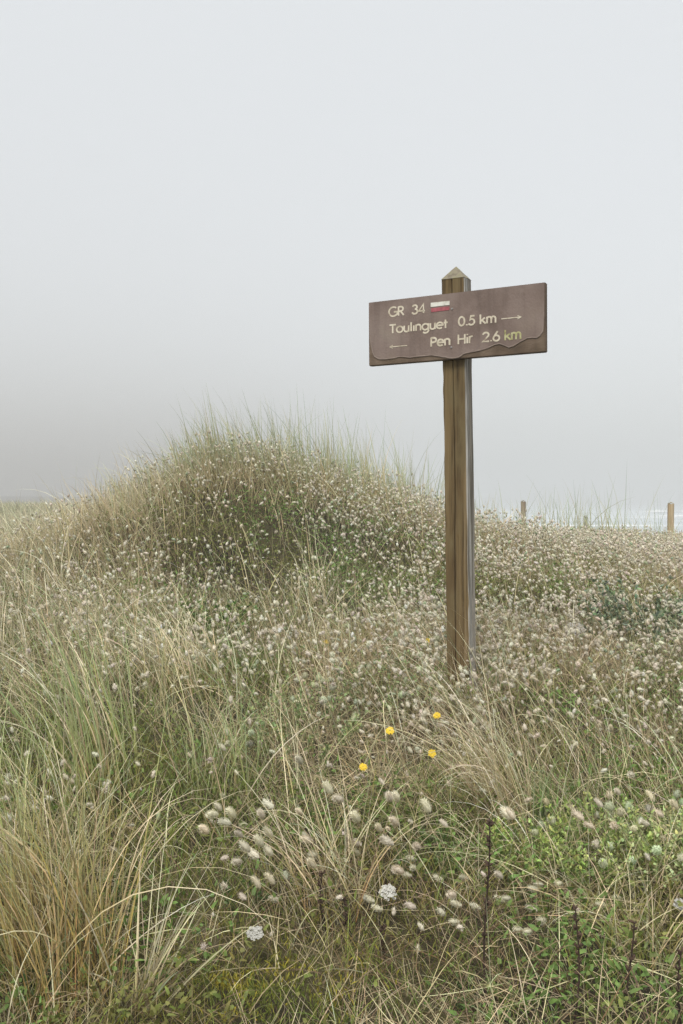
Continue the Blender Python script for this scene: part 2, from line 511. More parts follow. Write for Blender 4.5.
# board frame: local x along the board, y out of the front face, z up
ux = Vector((math.cos(TH) * math.cos(ROLL), -math.sin(TH) * math.cos(ROLL), math.sin(ROLL)))
uz = (Vector((0, 0, 1)) - ux * ux.z).normalized()
uy = uz.cross(ux)
FRONT = -1 if uy.dot(NF) < 0 else 1
ny_ = uy * FRONT            # outward from the front
BM = Matrix.Translation(Vector(BC)) @ Matrix((ux, ny_, uz)).transposed().to_4x4()
bm = bmesh.new()
bmesh.ops.create_cube(bm, size=1)
for v in bm.verts:
    v.co = Vector((v.co.x * BW, v.co.y * BT - BT / 2 - .002, v.co.z * BH))
bmesh.ops.bevel(bm, geom=bm.edges[:], offset=.0025, segments=2, affect='EDGES')
bm.transform(BM)
board = build('sign_board', bm, M_board, sign)
# the coating: everything above the peeled wavy line
edge = [(-0.3449, -0.0057), (-.341, -.045), (-0.3344, -0.0707), (-0.3255, -0.0901), (-.305, -.099), (-0.2512, -0.1026), (-0.216, -0.0984), (-0.1753, -0.1041), (-.13, -.104),
        (-0.0896, -0.1002), (-0.0447, -0.1139), (-0.0059, -0.1204), (0.0233, -0.119), (0.0416, -0.1089), (0.0987, -0.1), (0.1213, -0.0976), (0.1605, -0.0849),
        (0.1827, -0.083), (0.2156, -0.0946), (0.2321, -0.0938), (0.2593, -0.0789), (0.2863, -0.0692), (0.3184, -0.0699), (0.3317, -0.0644), (.342, -.05), (0.3451, -0.027), (0.3468, 0.0189)]
ex, ez = zip(*edge)
tt = np.linspace(0, len(edge) - 1, 170)
exx = np.interp(tt, range(len(edge)), ex); ezz = np.interp(tt, range(len(edge)), ez)
ezz = ezz + (fbm(tt * 1.0, tt * 0, .9, 61) - .5) * .006 * np.clip(np.minimum(tt, len(edge) - 1 - tt), 0, 1)
top = BH / 2 - .0015
outline = [(-.3475, top)] + list(zip(exx, ezz)) + [(.3475, top)]
from mathutils.geometry import tessellate_polygon
def plate(outl, y0, y1, mat, name, parent, lip=None):
    bm = bmesh.new()
    fr = [bm.verts.new((x, y1, z)) for x, z in outl]
    bk = [bm.verts.new((x, y0, z)) for x, z in outl]
    for tri in tessellate_polygon([[Vector((x, z, 0)) for x, z in outl]]):
        bm.faces.new([fr[i] for i in tri])
    for k in range(len(outl)):
        k2 = (k + 1) % len(outl)
        f = bm.faces.new([fr[k], fr[k2], bk[k2], bk[k]])
        if lip: f.material_index = 1
    bm.transform(BM)
    return build(name, bm, mat, parent)
plate(outline, -.0022, .0, [M_coat, M_lip], 'coating', board, True)
# pale lip running along the peeled line
bm = bmesh.new()
prev = None
for k, (x, z) in enumerate(zip(exx, ezz)):
    w = .0022 + .003 * fbm(k * .13, 0, 1.0, 63)
    i2 = min(k + 1, len(exx) - 1); i0 = max(k - 1, 0)
    tx, tz = exx[i2] - exx[i0], ezz[i2] - ezz[i0]; L_ = math.hypot(tx, tz) + 1e-9
    nx_, nz_ = -tz / L_, tx / L_
    a_ = bm.verts.new((x - nx_ * .0005, -.0016, z - nz_ * .0005)); b_ = bm.verts.new((x + nx_ * w * .4, .0006, z + nz_ * w * .4)); c_ = bm.verts.new((x + nx_ * w, .0002, z + nz_ * w))
    if prev:
        bm.faces.new([prev[0], prev[1], b_, a_]); bm.faces.new([prev[1], prev[2], c_, b_])
    prev = (a_, b_, c_)
bm.transform(BM)
build('coating_edge', bm, M_lip, board)

# lettering: geometric strokes, cap height 1
def arc(cx, cy, rx, ry, a0, a1, n=14):
    return [(cx + rx * math.cos(R(a0 + (a1 - a0) * k / n)), cy + ry * math.sin(R(a0 + (a1 - a0) * k / n))) for k in range(n + 1)]
G = {
 'G': (.92, [arc(.47, .5, .44, .5, 48, 315, 20) + [(.86, .2), (.88, .46), (.52, .46)]]),
 'R': (.66, [[(.08, 0), (.08, 1)], [(.08, .96), (.28, .96)] + arc(.30, .72, .24, .24, 90, -90) + [(.08, .48)], [(.28, .48), (.60, 0)]]),
 '3': (.62, [arc(.28, .76, .22, .22, 160, -85) , arc(.28, .28, .26, .27, 88, -165)]),
 '4': (.66, [[(.50, 0), (.50, 1), (.04, .26), (.64, .26)]]),
 'T': (.62, [[(.31, 0), (.31, .97)], [(.02, .96), (.60, .96)]]),
 'o': (.66, [arc(.33, .33, .28, .31, 90, 450, 20)]),
 'u': (.58, [[(.08, .66), (.08, .26)] + arc(.28, .24, .20, .22, 180, 360) + [(.48, .66)], [(.48, .64), (.48, 0)]]),
 'l': (.24, [[(.12, 0), (.12, 1.05)]]),
 'i': (.24, [[(.12, 0), (.12, .66)], [(.12, .86), (.12, .98)]]),
 'n': (.58, [[(.08, 0), (.08, .66)], [(.08, .40)] + arc(.28, .42, .20, .22, 180, 0) + [(.48, 0)]]),
 'g': (.68, [arc(.32, .33, .27, .31, 0, 360, 20), [(.59, .66), (.59, -.06)] + arc(.34, -.06, .25, .24, 0, -150)]),
 'e': (.64, [[(.06, .34), (.58, .34)] + arc(.32, .33, .27, .31, 5, 312, 18)]),
 't': (.38, [[(.18, 0), (.18, .95)], [(.02, .62), (.36, .62)]]),
 'P': (.60, [[(.08, 0), (.08, 1)], [(.08, .96), (.26, .96)] + arc(.28, .71, .25, .25, 90, -90) + [(.08, .46)]]),
 'H': (.76, [[(.08, 0), (.08, 1)], [(.66, 0), (.66, 1)], [(.08, .52), (.66, .52)]]),
 'r': (.40, [[(.08, 0), (.08, .66)], [(.08, .42)] + arc(.28, .42, .2, .22, 180, 65)]),
 '0': (.66, [arc(.32, .5, .26, .47, 90, 450, 22)]),
 '.': (.28, [[(.13, 0), (.13, .13)]]),
 '5': (.62, [[(.54, .96), (.22, .96), (.14, .56)] + arc(.26, .33, .28, .31, 105, -150)]),
 '2': (.64, [arc(.32, .70, .25, .26, 170, -25) + [(.06, .04), (.60, .04)]]),
 '6': (.62, [arc(.31, .29, .26, .28, 90, 450, 20), [(.10, .44), (.42, .98)]]),
 'k': (.56, [[(.08, 0), (.08, 1.05)], [(.46, .66), (.09, .30)], [(.22, .40), (.52, 0)]]),
 'm': (.90, [[(.08, 0), (.08, .66)], [(.08, .42)] + arc(.26, .42, .18, .22, 180, 0, 9) + [(.44, 0)], [(.44, .42)] + arc(.62, .42, .18, .22, 180, 0, 9) + [(.80, 0)]]),
}
def ribbon(bm, pts, w, y):
    pts = [Vector((p[0], p[1])) for p in pts]
    n_ = len(pts)
    closed = (pts[0] - pts[-1]).length < 1e-6
    vs = []
    for k in range(n_):
        if closed and k in (0, n_ - 1):
            d = (pts[1] - pts[0]).normalized() + (pts[-1] - pts[-2]).normalized()
        else:
            d = Vector((0, 0))
            if k > 0: d += (pts[k] - pts[k - 1]).normalized()
            if k < n_ - 1: d += (pts[k + 1] - pts[k]).normalized()
        d = d.normalized() if d.length > 1e-6 else Vector((1, 0))
        s_ = Vector((-d.y, d.x))
        # mitre
        if 0 < k < n_ - 1:
            e1 = (pts[k] - pts[k-1]).normalized(); c_ = max(.55, abs(d.dot(e1)))
        else: c_ = 1
        s_ = s_ * (w / 2 / c_)
        a_, b_ = pts[k] + s_, pts[k] - s_
        vs.append([bm.verts.new((a_.x, y, a_.y)), bm.verts.new((b_.x, y, b_.y)), bm.verts.new((a_.x, -.0008, a_.y)), bm.verts.new((b_.x, -.0008, b_.y))])
    for p_, q_ in zip(vs[:-1], vs[1:]):
        bm.faces.new([p_[0], q_[0], q_[1], p_[1]])
        bm.faces.new([p_[0], p_[2], q_[2], q_[0]])
        bm.faces.new([p_[1], q_[1], q_[3], p_[3]])
    for e_ in (vs[0], vs[-1]):
        bm.faces.new([e_[0], e_[1], e_[3], e_[2]])
for c_ in 'ounegrm':
    G[c_] = (G[c_][0], [[(p_[0], p_[1] * 1.1) for p_ in st_] for st_ in G[c_][1]])
def word(txt, x0, x1, z0, cap, mat, sw=.0062, drop=()):
    adv = [G[c][0] for c in txt]
    tot = sum(adv)
    sx = (x1 - x0) / tot
    bm = bmesh.new(); x = x0; k = 0
    for i, c in enumerate(txt):
        for st in G[c][1]:
            if (i, G[c][1].index(st)) in drop: continue
            ribbon(bm, [(x + p[0] * sx, z0 + p[1] * cap) for p in st], sw, .0008 + .00013 * (k % 5)); k += 1
        x += G[c][0] * sx
    bm.transform(BM)
    return build('lettering', bm, mat, board)
word('GR', -.2620, -.1965, .0590, .0345, M_letter)
word('34', -.1650, -.1105, .0590, .0335, M_letter)
word('Toulinguet', -.2600, -.0190, -.0050, .0325, M_letter, drop=((4, 1),))
word('0.5', .0215, .0890, -.0030, .0340, M_letter)
word('km', .1050, .1710, -.0030, .0330, M_letter)
word('Pen', -.0900, -.0080, -.0690, .0335, M_letter, .0068)
word('Hir', .0190, .0800, -.0685, .0345, M_letter)
word('2.6', .1150, .1830, -.0690, .0350, M_letter)
word('km', .1990, .2640, -.0695, .0345, M_letter_moss)
def arrow(x0, x1, z, d):
    bm = bmesh.new()
    ribbon(bm, [(x0, z), (x1, z)], .0034, .0010)
    tip = x1 if d > 0 else x0
    ribbon(bm, [(tip - d * .012, z + .006), (tip + d * .001, z), (tip - d * .012, z - .006)], .0028, .0012)
    bm.transform(BM)
    return build('arrow', bm, M_letter, board)
arrow(.1886, .2613, .0082, 1)
arrow(-.258, -.1855, -.0566, -1)
plate([(-.0875, .0938), (-.0875, .0781), (-.012, .0788), (-.012, .0936)], -.0008, .0012, M_white, 'trail_mark_white', board)
plate([(-.0858, .0735), (-.0858, .0588), (-.0125, .0600), (-.0125, .0738)], -.0008, .0012, M_red, 'trail_mark_red', board)
for (x, z) in [(-.0022, .0634), (-.0062, -.0780)]:
    bm = bmesh.new()
    bmesh.ops.create_cone(bm, cap_ends=True, segments=14, radius1=.0042, radius2=.003, depth=.003, matrix=Matrix.Translation((x, .001, z)) @ Matrix.Rotation(-math.pi / 2, 4, 'X'))
    bm.transform(BM)
    build('screw', bm, M_metal, board)
tag(sign, 'brown wooden trail signpost with a peeling two-line distance board', 'signpost')

# ------------------------------------------------------------------ fence stakes beyond the crest
def stake(px, pw, ptop_y, Y, zb, mat, label, lean=(0, 0), top=.02, taper=.94):
    p = ray_at(px, ptop_y, Y)
    w = pw / 995 * Y
    gz_ = float(terrain(p[0], p[1]))
    root = empty('fence_stake', (p[0], p[1], gz_))
    bm = bmesh.new()
    n_ = 10; hs = [-.25] + list(np.linspace(0, p[2] - gz_, 7))
    rr = []
    for h_ in hs:
        k = h_ / (p[2] - gz_)
        ring = []
        for j in range(n_):
            a_ = 2 * math.pi * j / n_
            q_ = w / 2 * (1 - (1 - taper) * k) * (1 + (vnoise(j * 1.7, h_ * 5, 71) - .5) * .16)
            ring.append(bm.verts.new((math.cos(a_) * q_ + lean[0] * h_, math.sin(a_) * q_ + lean[1] * h_, h_ + (0 if k < 1 else (vnoise(j, 2, 72) - .5) * w * .3))))
        rr.append(ring)
    for r0, r1 in zip(rr[:-1], rr[1:]):
        for k in range(n_): bm.faces.new([r0[k], r0[(k+1) % n_], r1[(k+1) % n_], r1[k]])
    bm.faces.new(rr[0][::-1])
    build('stake', bm, mat, root, Matrix.Identity(4), True)
    bm = bmesh.new()
    c_ = bm.verts.new((lean[0] * hs[-1], lean[1] * hs[-1], hs[-1] + w * .25))
    ring = [bm.verts.new(Vector(v)) for v in [(math.cos(2*math.pi*j/n_)*w*.47*taper + lean[0]*hs[-1], math.sin(2*math.pi*j/n_)*w*.47*taper + lean[1]*hs[-1], hs[-1] - .002 + w*.06) for j in range(n_)]]
    for k in range(n_): bm.faces.new([ring[k], ring[(k+1) % n_], c_])
    build('stake_top', bm, M_wood_top, root, Matrix.Identity(4), False)
    tag(root, label, 'fence stake', 'fence stakes along the dune crest')
stake(670.3, 6.6, 503.5, 11.4, 0, M_wood_pale, 'pale tan wooden stake, tallest of the three, nearest the right edge', (.012, 0))
stake(524.5, 5.2, 501.5, 15.5, 0, M_wood_mid, 'weathered brown stake on the crest just right of the signpost', (-.02, 0))
stake(585.5, 4.4, 516.5, 19.0, 0, M_wood_grey, 'short grey stake stub between the two taller stakes')

# ------------------------------------------------------------------ blades and seed heads, vectorised
def blades(root, L, az, tilt, bend, w, S, cb, ct, pw=1.3, swirl=None, spread=None, cpow=1.0):
    N = len(L)
    t = np.arange(S + 1) / S
    ang = tilt[:, None] + bend[:, None] * t[None] ** pw
    azz = az[:, None] + (swirl[:, None] * t[None] if swirl is not None else 0)
    d = np.stack([np.sin(ang) * np.cos(azz), np.sin(ang) * np.sin(azz), np.cos(ang)], -1)
    P = np.zeros((N, S + 1, 3)); P[:, 0] = root
    P[:, 1:] = root[:, None] + np.cumsum((d[:, :-1] + d[:, 1:]) * .5 * (L / S)[:, None, None], 1)
    h = np.stack([-np.sin(azz), np.cos(azz), np.zeros_like(azz)], -1)
    psi = rng.uniform(-1.3, 1.3, N)[:, None, None]
    side = h * np.cos(psi) + np.cross(d, h) * np.sin(psi)
    prof = np.where(t < .25, .75 + t, 1.0) * (1 - np.clip((t - .35) / .65, 0, 1) ** 1.4 * .93)
    hw = side * (w[:, None] * prof[None] * .5)[..., None]
    V = np.stack([P - hw, P + hw], 2).reshape(-1, 3)
    I = np.arange(N)[:, None] * (S + 1) * 2 + np.arange(S)[None] * 2
    F = np.stack([I, I + 1, I + 3, I + 2], -1).reshape(-1, 4)
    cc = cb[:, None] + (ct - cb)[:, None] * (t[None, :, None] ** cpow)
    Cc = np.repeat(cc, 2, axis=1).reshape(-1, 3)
    return V, F, Cc, P[:, -1], d[:, -1]

class Pile:
    def __init__(s): s.V = []; s.F = []; s.C = []; s.n = 0
    def add(s, V, F, Cc):
        s.V.append(V); s.C.append(Cc)
        for f in (F if isinstance(F, list) else [F]): s.F.append(f + s.n)
        s.n += len(V)
    def mesh(s, name, smooth=False, off=None):
        V = np.concatenate(s.V)
        if off is not None: V = V - np.asarray(off)[None]
        q = [f for f in s.F if f.shape[1] == 4]; t_ = [f for f in s.F if f.shape[1] == 3]
        F = ([np.concatenate(q)] if q else []) + ([np.concatenate(t_)] if t_ else [])
        return np_mesh(name, V, F, np.concatenate(s.C), smooth)

def head_template(seed, rings=6, segs=7, bristles=46, fuzz=.34):
    """a unit long fluffy ovoid along +z: soft core plus fine bristles; colour factor per vertex"""
    q = np.random.default_rng(seed)
    V = []; Fq = []; Ft = []; K = []
    for i in range(rings + 1):
        t_ = i / rings
        rad = (max(math.sin(math.pi * min(max(t_, .02), .985)), 0) ** .5) * (1 - .14 * t_) * .215
        for j in range(segs):
            a_ = 2 * math.pi * (j + .5 * (i % 2)) / segs
            rr_ = rad * (1 + q.uniform(-.14, .14))
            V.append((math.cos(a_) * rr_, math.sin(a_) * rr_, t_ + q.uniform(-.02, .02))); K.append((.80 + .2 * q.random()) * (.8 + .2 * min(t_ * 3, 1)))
    for i in range(rings):
        for j in range(segs):
            a_ = i * segs + j; b_ = i * segs + (j + 1) % segs
            Fq.append((a_, b_, b_ + segs, a_ + segs))
    for k in range(bristles):
        t_ = q.uniform(.04, .98); a_ = q.uniform(0, 2 * math.pi)
        rad = (math.sin(math.pi * t_) ** .5) * (1 - .14 * t_) * .25
        p = np.array([math.cos(a_) * rad, math.sin(a_) * rad, t_])
        o_ = np.array([math.cos(a_), math.sin(a_), .0]); d_ = o_ * q.uniform(.35, .9) + np.array([0, 0, q.uniform(.5, 1.1)]); d_ /= np.linalg.norm(d_)
        s_ = np.cross(d_, o_ + q.normal(0, .3, 3)); s_ /= np.linalg.norm(s_) + 1e-9
        ln = fuzz * q.uniform(.5, 1.0)
        b0 = len(V)
        V += [tuple(p - s_ * .022), tuple(p + s_ * .022), tuple(p + d_ * ln)]
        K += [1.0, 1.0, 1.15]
        Ft.append((b0, b0 + 1, b0 + 2))
    return np.array(V), np.array(Fq), np.array(Ft).reshape(-1, 3), np.array(K)

T_NEAR = [head_template(100 + k, 8, 9, 230, .25) for k in range(8)]
T_MID = [head_template(200 + k, 5, 6, 54, .30) for k in range(6)]
T_FAR = [head_template(300 + k, 3, 5, 14, .4) for k in range(5)]

def place(pile, temps, pos, dirs, length, fat, col):
    """stand templates at pos along dirs"""
    N = len(pos)
    dirs = dirs / np.linalg.norm(dirs, axis=1, keepdims=True)
    ref = np.where(np.abs(dirs[:, 2:3]) > .9, np.array([[1., 0, 0]]), np.array([[0, 0, 1.]]))
    e1 = np.cross(ref, dirs); e1 /= np.linalg.norm(e1, axis=1, keepdims=True)
    e2 = np.cross(dirs, e1)
    ch_ = rng.integers(0, len(temps), N)
    for k, (V, Fq, Ft, K) in enumerate(temps):
        s_ = np.nonzero(ch_ == k)[0]
        if not len(s_): continue
        Lx = length[s_][:, None]
        X = V[None, :, 0] * Lx * fat[s_][:, None]; Y = V[None, :, 1] * Lx * fat[s_][:, None]; Z = V[None, :, 2] * Lx
        W = pos[s_][:, None] + X[..., None] * e1[s_][:, None] + Y[..., None] * e2[s_][:, None] + Z[..., None] * dirs[s_][:, None]
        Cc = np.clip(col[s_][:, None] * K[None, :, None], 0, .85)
        off = (np.arange(len(s_)) * len(V))[:, None, None]
        fs = [(Fq[None] + off).reshape(-1, 4)]
        if len(Ft): fs.append((Ft[None] + off).reshape(-1, 3))
        pile.add(W.reshape(-1, 3), fs, Cc.reshape(-1, 3))

def scatter(bands, mask=None, half=lambda Y: .41 * Y + .7, side=None):
    xs, ys = [], []
    for y0, y1, dn in bands:
        hw = half(y1)
        n_ = int(dn * (y1 - y0) * 2 * hw)
        Y = rng.uniform(y0, y1, n_); X = rng.uniform(-hw, hw, n_)
        k = np.abs(X) < half(Y)
        if side is not None: k &= side(X, Y)
        if mask is not None: k &= rng.random(n_) < mask(X, Y)
        xs.append(X[k]); ys.append(Y[k])
    X = np.concatenate(xs); Y = np.concatenate(ys)
    return X, Y, terrain(X, Y)

def jit(c, n_, a=.12, b=.05):
    """n colours round c, each blade a little lighter, darker or warmer"""
    c = np.asarray(c, float)
    if c.ndim == 1: c = np.repeat(c[None], n_, 0)
    return np.clip(c * (1 + rng.normal(0, a, (n_, 1))) * (1 + rng.normal(0, b, (n_, 3))), .01, .8)

STRAW = np.array([.56, .47, .285]); PALE = np.array([.68, .61, .43]); GOLD = np.array([.43, .285, .085]); BROWN = np.array([.13, .085, .045])
GREYGREEN = np.array([.285, .335, .195]); GREEN = np.array([.165, .235, .045]); OLIVE = np.array([.26, .245, .06]); TAUPE = np.array([.46, .375, .235])
CREAM = np.array([.74, .69, .55]); PINKISH = np.array([.68, .61, .485])

def hum(X, Y): return hump(X, Y)
def right(X, Y): return sm(X / Y, .0, .14) * sm(Y, 2.9, 3.6)
def leftpale(X, Y): return (1 - sm(X / Y, -.22, -.10)) * sm(Y, 2.9, 4.2) * (1 - sm(Y, 6.5, 9))
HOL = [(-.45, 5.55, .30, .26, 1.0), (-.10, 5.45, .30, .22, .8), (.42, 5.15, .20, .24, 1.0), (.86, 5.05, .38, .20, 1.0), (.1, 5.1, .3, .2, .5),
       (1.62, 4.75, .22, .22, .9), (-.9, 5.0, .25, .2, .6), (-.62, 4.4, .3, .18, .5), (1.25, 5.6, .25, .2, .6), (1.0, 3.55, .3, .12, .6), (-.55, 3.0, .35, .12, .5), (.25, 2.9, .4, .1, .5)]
def hollow(X, Y): # bank faces and gaps in the sward: litter coloured darker, leafy cover thicker
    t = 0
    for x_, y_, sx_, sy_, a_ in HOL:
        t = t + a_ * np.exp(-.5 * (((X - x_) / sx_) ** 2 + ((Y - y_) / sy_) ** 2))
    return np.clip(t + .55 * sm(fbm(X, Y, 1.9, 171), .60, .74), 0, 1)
def mossy(X, Y): return np.exp(-.5 * (((X + .19) / .15) ** 2 + ((Y - 2.28) / .085) ** 2))

# --- litter: short dead slivers lying in the sward
X, Y, Z = scatter([(1.3, 3.2, 4200), (3.2, 5.5, 2600), (5.5, 9, 1500), (9, 14, 500)], lambda X, Y: (.15 + .3 * (1 - sm(Y, 2.7, 3.3)) + .85 * sm(fbm(X, Y, 2.6, 81), .3, .65)) * (1 - .95 * mossy(X, Y)))
N = len(X)
p = Pile()
mixc = mix3(STRAW * .95, BROWN * 1.1, sm(fbm(X, Y, 3.0, 83) + rng.normal(0, .15, N), .42, .75))
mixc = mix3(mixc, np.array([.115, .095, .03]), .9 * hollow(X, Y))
c0 = jit(mixc, N, .35)
V, F, Cc, _, _ = blades(np.stack([X, Y, Z + rng.uniform(-.005, .05, N)], 1), rng.uniform(.05, .26, N), rng.uniform(0, 2 * np.pi, N), rng.uniform(.5, 1.5, N), rng.uniform(-.2, .9, N), rng.uniform(.0010, .0026, N), 3, c0, c0 * 1.15)
p.add(V, F, Cc)
o = link('dead_grass_litter', p.mesh('dead_grass_litter'), M_blade)
tag(o, 'matted dead straw lying between the living grass stems', 'dead grass', kind='stuff')

# --- short green grass
X, Y, Z = scatter([(1.3, 3.2, 3800), (3.2, 5.5, 2200), (5.5, 9, 1000), (9, 14, 300)],
                  lambda X, Y: np.clip(sm(fbm(X, Y, 1.9, 91), .36, .60) * (.55 + .6 * (1 - right(X, Y))) + .12 + .25 * (1 - sm(Y, 2.5, 3.2)), 0, 1) * (1 - .85 * mossy(X, Y)))
N = len(X)
tall = .6 + .8 * fbm(X, Y, 2.3, 92)
L = rng.uniform(.05, .18, N) * tall * (.8 + .2 * sm(Y, 2.2, 3.2))
cg = mix3(GREEN, OLIVE, sm(fbm(X, Y, 2.7, 93) + rng.normal(0, .12, N), .3, .7))
cg = mix3(cg, GREYGREEN * .9, sm(Y, 3.0, 5.0) * .4)
p = Pile()
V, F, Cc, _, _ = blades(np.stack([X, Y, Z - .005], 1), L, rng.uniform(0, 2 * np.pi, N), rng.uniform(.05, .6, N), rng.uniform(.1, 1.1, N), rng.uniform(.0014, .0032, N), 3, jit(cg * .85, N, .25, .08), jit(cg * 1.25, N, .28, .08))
p.add(V, F, Cc)
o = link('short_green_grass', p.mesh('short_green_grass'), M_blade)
tag(o, 'short green grass blades growing low all over the dune', 'grass', kind='stuff')

# --- low leafy ground cover: small rounded leaves near the soil
X, Y, Z = scatter([(1.5, 3.4, 5000), (3.4, 6.0, 4600), (6.0, 9, 1500)],
                  lambda X, Y: np.clip(sm(fbm(X, Y, 1.8, 101), .40, .6) + .85 * hollow(X, Y) + .15, 0, 1) * (1 - .8 * mossy(X, Y)))
N = len(X)
zz = rng.uniform(0, .11, N) * (.6 + .8 * fbm(X, Y, 3.0, 107)) + .03 * hollow(X, Y)
cl = mix3(np.array([.13, .165, .035]), np.array([.17, .17, .045]), sm(fbm(X, Y, 3.2, 103) + rng.normal(0, .15, N), .35, .7))
cl = mix3(cl, np.array([.13, .21, .05]), sm(fbm(X, Y, 2.4, 105), .5, .66))
p = Pile()
fs_ = 1 + .25 * (1 - sm(Y, 2.6, 3.4)) * rng.random(N)
V, F, Cc, _, _ = blades(np.stack([X, Y, Z + zz], 1), rng.uniform(.008, .026, N) * fs_, rng.uniform(0, 2 * np.pi, N), rng.uniform(.3, 1.5, N), rng.uniform(.0, .8, N), rng.uniform(.005, .012, N) * fs_, 2, jit(cl, N, .22), jit(cl * 1.15, N, .2))
p.add(V, F, Cc)
o = link('ground_cover', p.mesh('ground_cover'), M_leaf)
tag(o, 'low olive green leafy cover creeping over the sand', 'ground cover', kind='stuff')

# --- fine dry grass: the pale hazy stems
X, Y, Z = scatter([(1.5, 2.8, 1900), (2.8, 4.2, 3600), (4.2, 6.0, 4200), (6.0, 9, 2000), (9, 14, 600)],
                  lambda X, Y: np.clip(.08 + .55 * sm(fbm(X, Y, 1.6, 111), .42, .66) + .6 * leftpale(X, Y) + .12 * right(X, Y) - .75 * hollow(X, Y) + .30 * hum(X, Y), .03, 1) * (1 - .85 * mossy(X, Y)))
N = len(X)
L = rng.uniform(.08, .30, N) * (.7 + .5 * fbm(X, Y, 1.6, 112)) * (1 - .25 * hollow(X, Y)) * (.6 + .4 * sm(Y, 2.3, 3.3))
cs_ = mix3(STRAW, TAUPE, sm(fbm(X, Y, 1.1, 113) + rng.normal(0, .15, N) + .15 * right(X, Y), .4, .7))
cs_ = mix3(cs_, PALE, np.clip(leftpale(X, Y) * .6 + rng.random(N) * .25, 0, 1))
p = Pile()
azw = np.where(rng.random(N) < .55, np.pi + rng.normal(0, .9, N), rng.uniform(0, 2 * np.pi, N))
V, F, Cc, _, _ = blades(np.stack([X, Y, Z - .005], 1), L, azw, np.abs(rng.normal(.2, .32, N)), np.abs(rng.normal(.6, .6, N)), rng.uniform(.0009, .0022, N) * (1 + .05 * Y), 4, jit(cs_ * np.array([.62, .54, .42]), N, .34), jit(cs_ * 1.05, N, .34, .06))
p.add(V, F, Cc)
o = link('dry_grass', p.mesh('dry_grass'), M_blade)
tag(o, 'fine pale dry grass stems standing thickly over the dune', 'dry grass', kind='stuff')

# --- arching straw: long thin dead blades bowed over by the wind
X, Y, Z = scatter([(2.1, 2.6, 260), (2.6, 4.4, 900), (4.4, 6.5, 420)],
                  lambda X, Y: np.clip((.25 + .9 * sm(fbm(X, Y, 1.5, 181), .40, .62)) * (1 - .75 * right(X, Y)) * (1 - .8 * hollow(X, Y)) * (1 - .6 * hum(X, Y)) * (1 - .8 * mossy(X, Y)), 0, 1))
N = len(X)
ca = mix3(STRAW, PALE, rng.random(N))
ca = mix3(ca, GREYGREEN * 1.1, (rng.random(N) < .3) * .8)
p = Pile()
V, F, Cc, _, _ = blades(np.stack([X, Y, Z - .01], 1), rng.uniform(.22, .55, N) * (.55 + .45 * sm(Y, 2.4, 3.2)), np.where(rng.random(N) < .7, np.pi + rng.normal(0, .9, N), rng.uniform(0, 6.28, N)), np.abs(rng.normal(.3, .25, N)), np.abs(rng.normal(.9, .5, N)), rng.uniform(.0012, .0032, N), 8,
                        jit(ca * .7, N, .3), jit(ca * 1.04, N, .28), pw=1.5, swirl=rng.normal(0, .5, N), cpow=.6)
p.add(V, F, Cc)
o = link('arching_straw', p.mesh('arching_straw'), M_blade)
tag(o, 'long bleached grass blades bowed over and tangled in the foreground', 'straw', kind='stuff')

# --- marram grass scattered over the dune, thickest along the crest of the mound
def mar_mask(X, Y):
    crest = hum(X, Y) * sm(Y, 5.7, 6.2)
    cl_ = sm(fbm(X, Y, 1.4, 121), .5, .72)
    ridge = sm(Y, 7.5, 9.5) * (1 - sm(Y, 12.5, 14.5)) * sm(X / Y, -.02, .05)
    return np.clip(.10 + 1.0 * crest + .55 * leftpale(X, Y) * (.4 + cl_) + .22 * ridge * (.3 + cl_) + .3 * cl_ * sm(Y, 2.9, 3.6), 0, 1)
X, Y, Z = scatter([(2.7, 4.5, 330), (4.5, 7.2, 620), (7.2, 10, 260), (10, 14, 130)], mar_mask)
N = len(X)
crest = hum(X, Y) * sm(Y, 5.7, 6.2)
L = rng.uniform(.2, .46, N) * (.85 + .1 * crest)
az = np.where(rng.random(N) < .72, np.pi + rng.normal(0, .8, N), rng.uniform(0, 2 * np.pi, N))
cm = mix3(STRAW, GREYGREEN, np.clip(rng.normal(.5, .35, N) + .25 * crest - .25 * leftpale(X, Y), 0, 1))
tl = np.abs(rng.normal(.22, .2, N)) + .12 * crest
p = Pile()
V, F, Cc, _, _ = blades(np.stack([X, Y, Z - .01], 1), L, az, tl, np.abs(rng.normal(.35, .4, N)), rng.uniform(.0022, .0040, N) * (1 + .03 * Y), 6, jit(mix3(cm, GOLD, np.full(N, .4)), N, .15), jit(cm * np.array([1.02, 1.02, 1.0]), N, .14))
p.add(V, F, Cc)
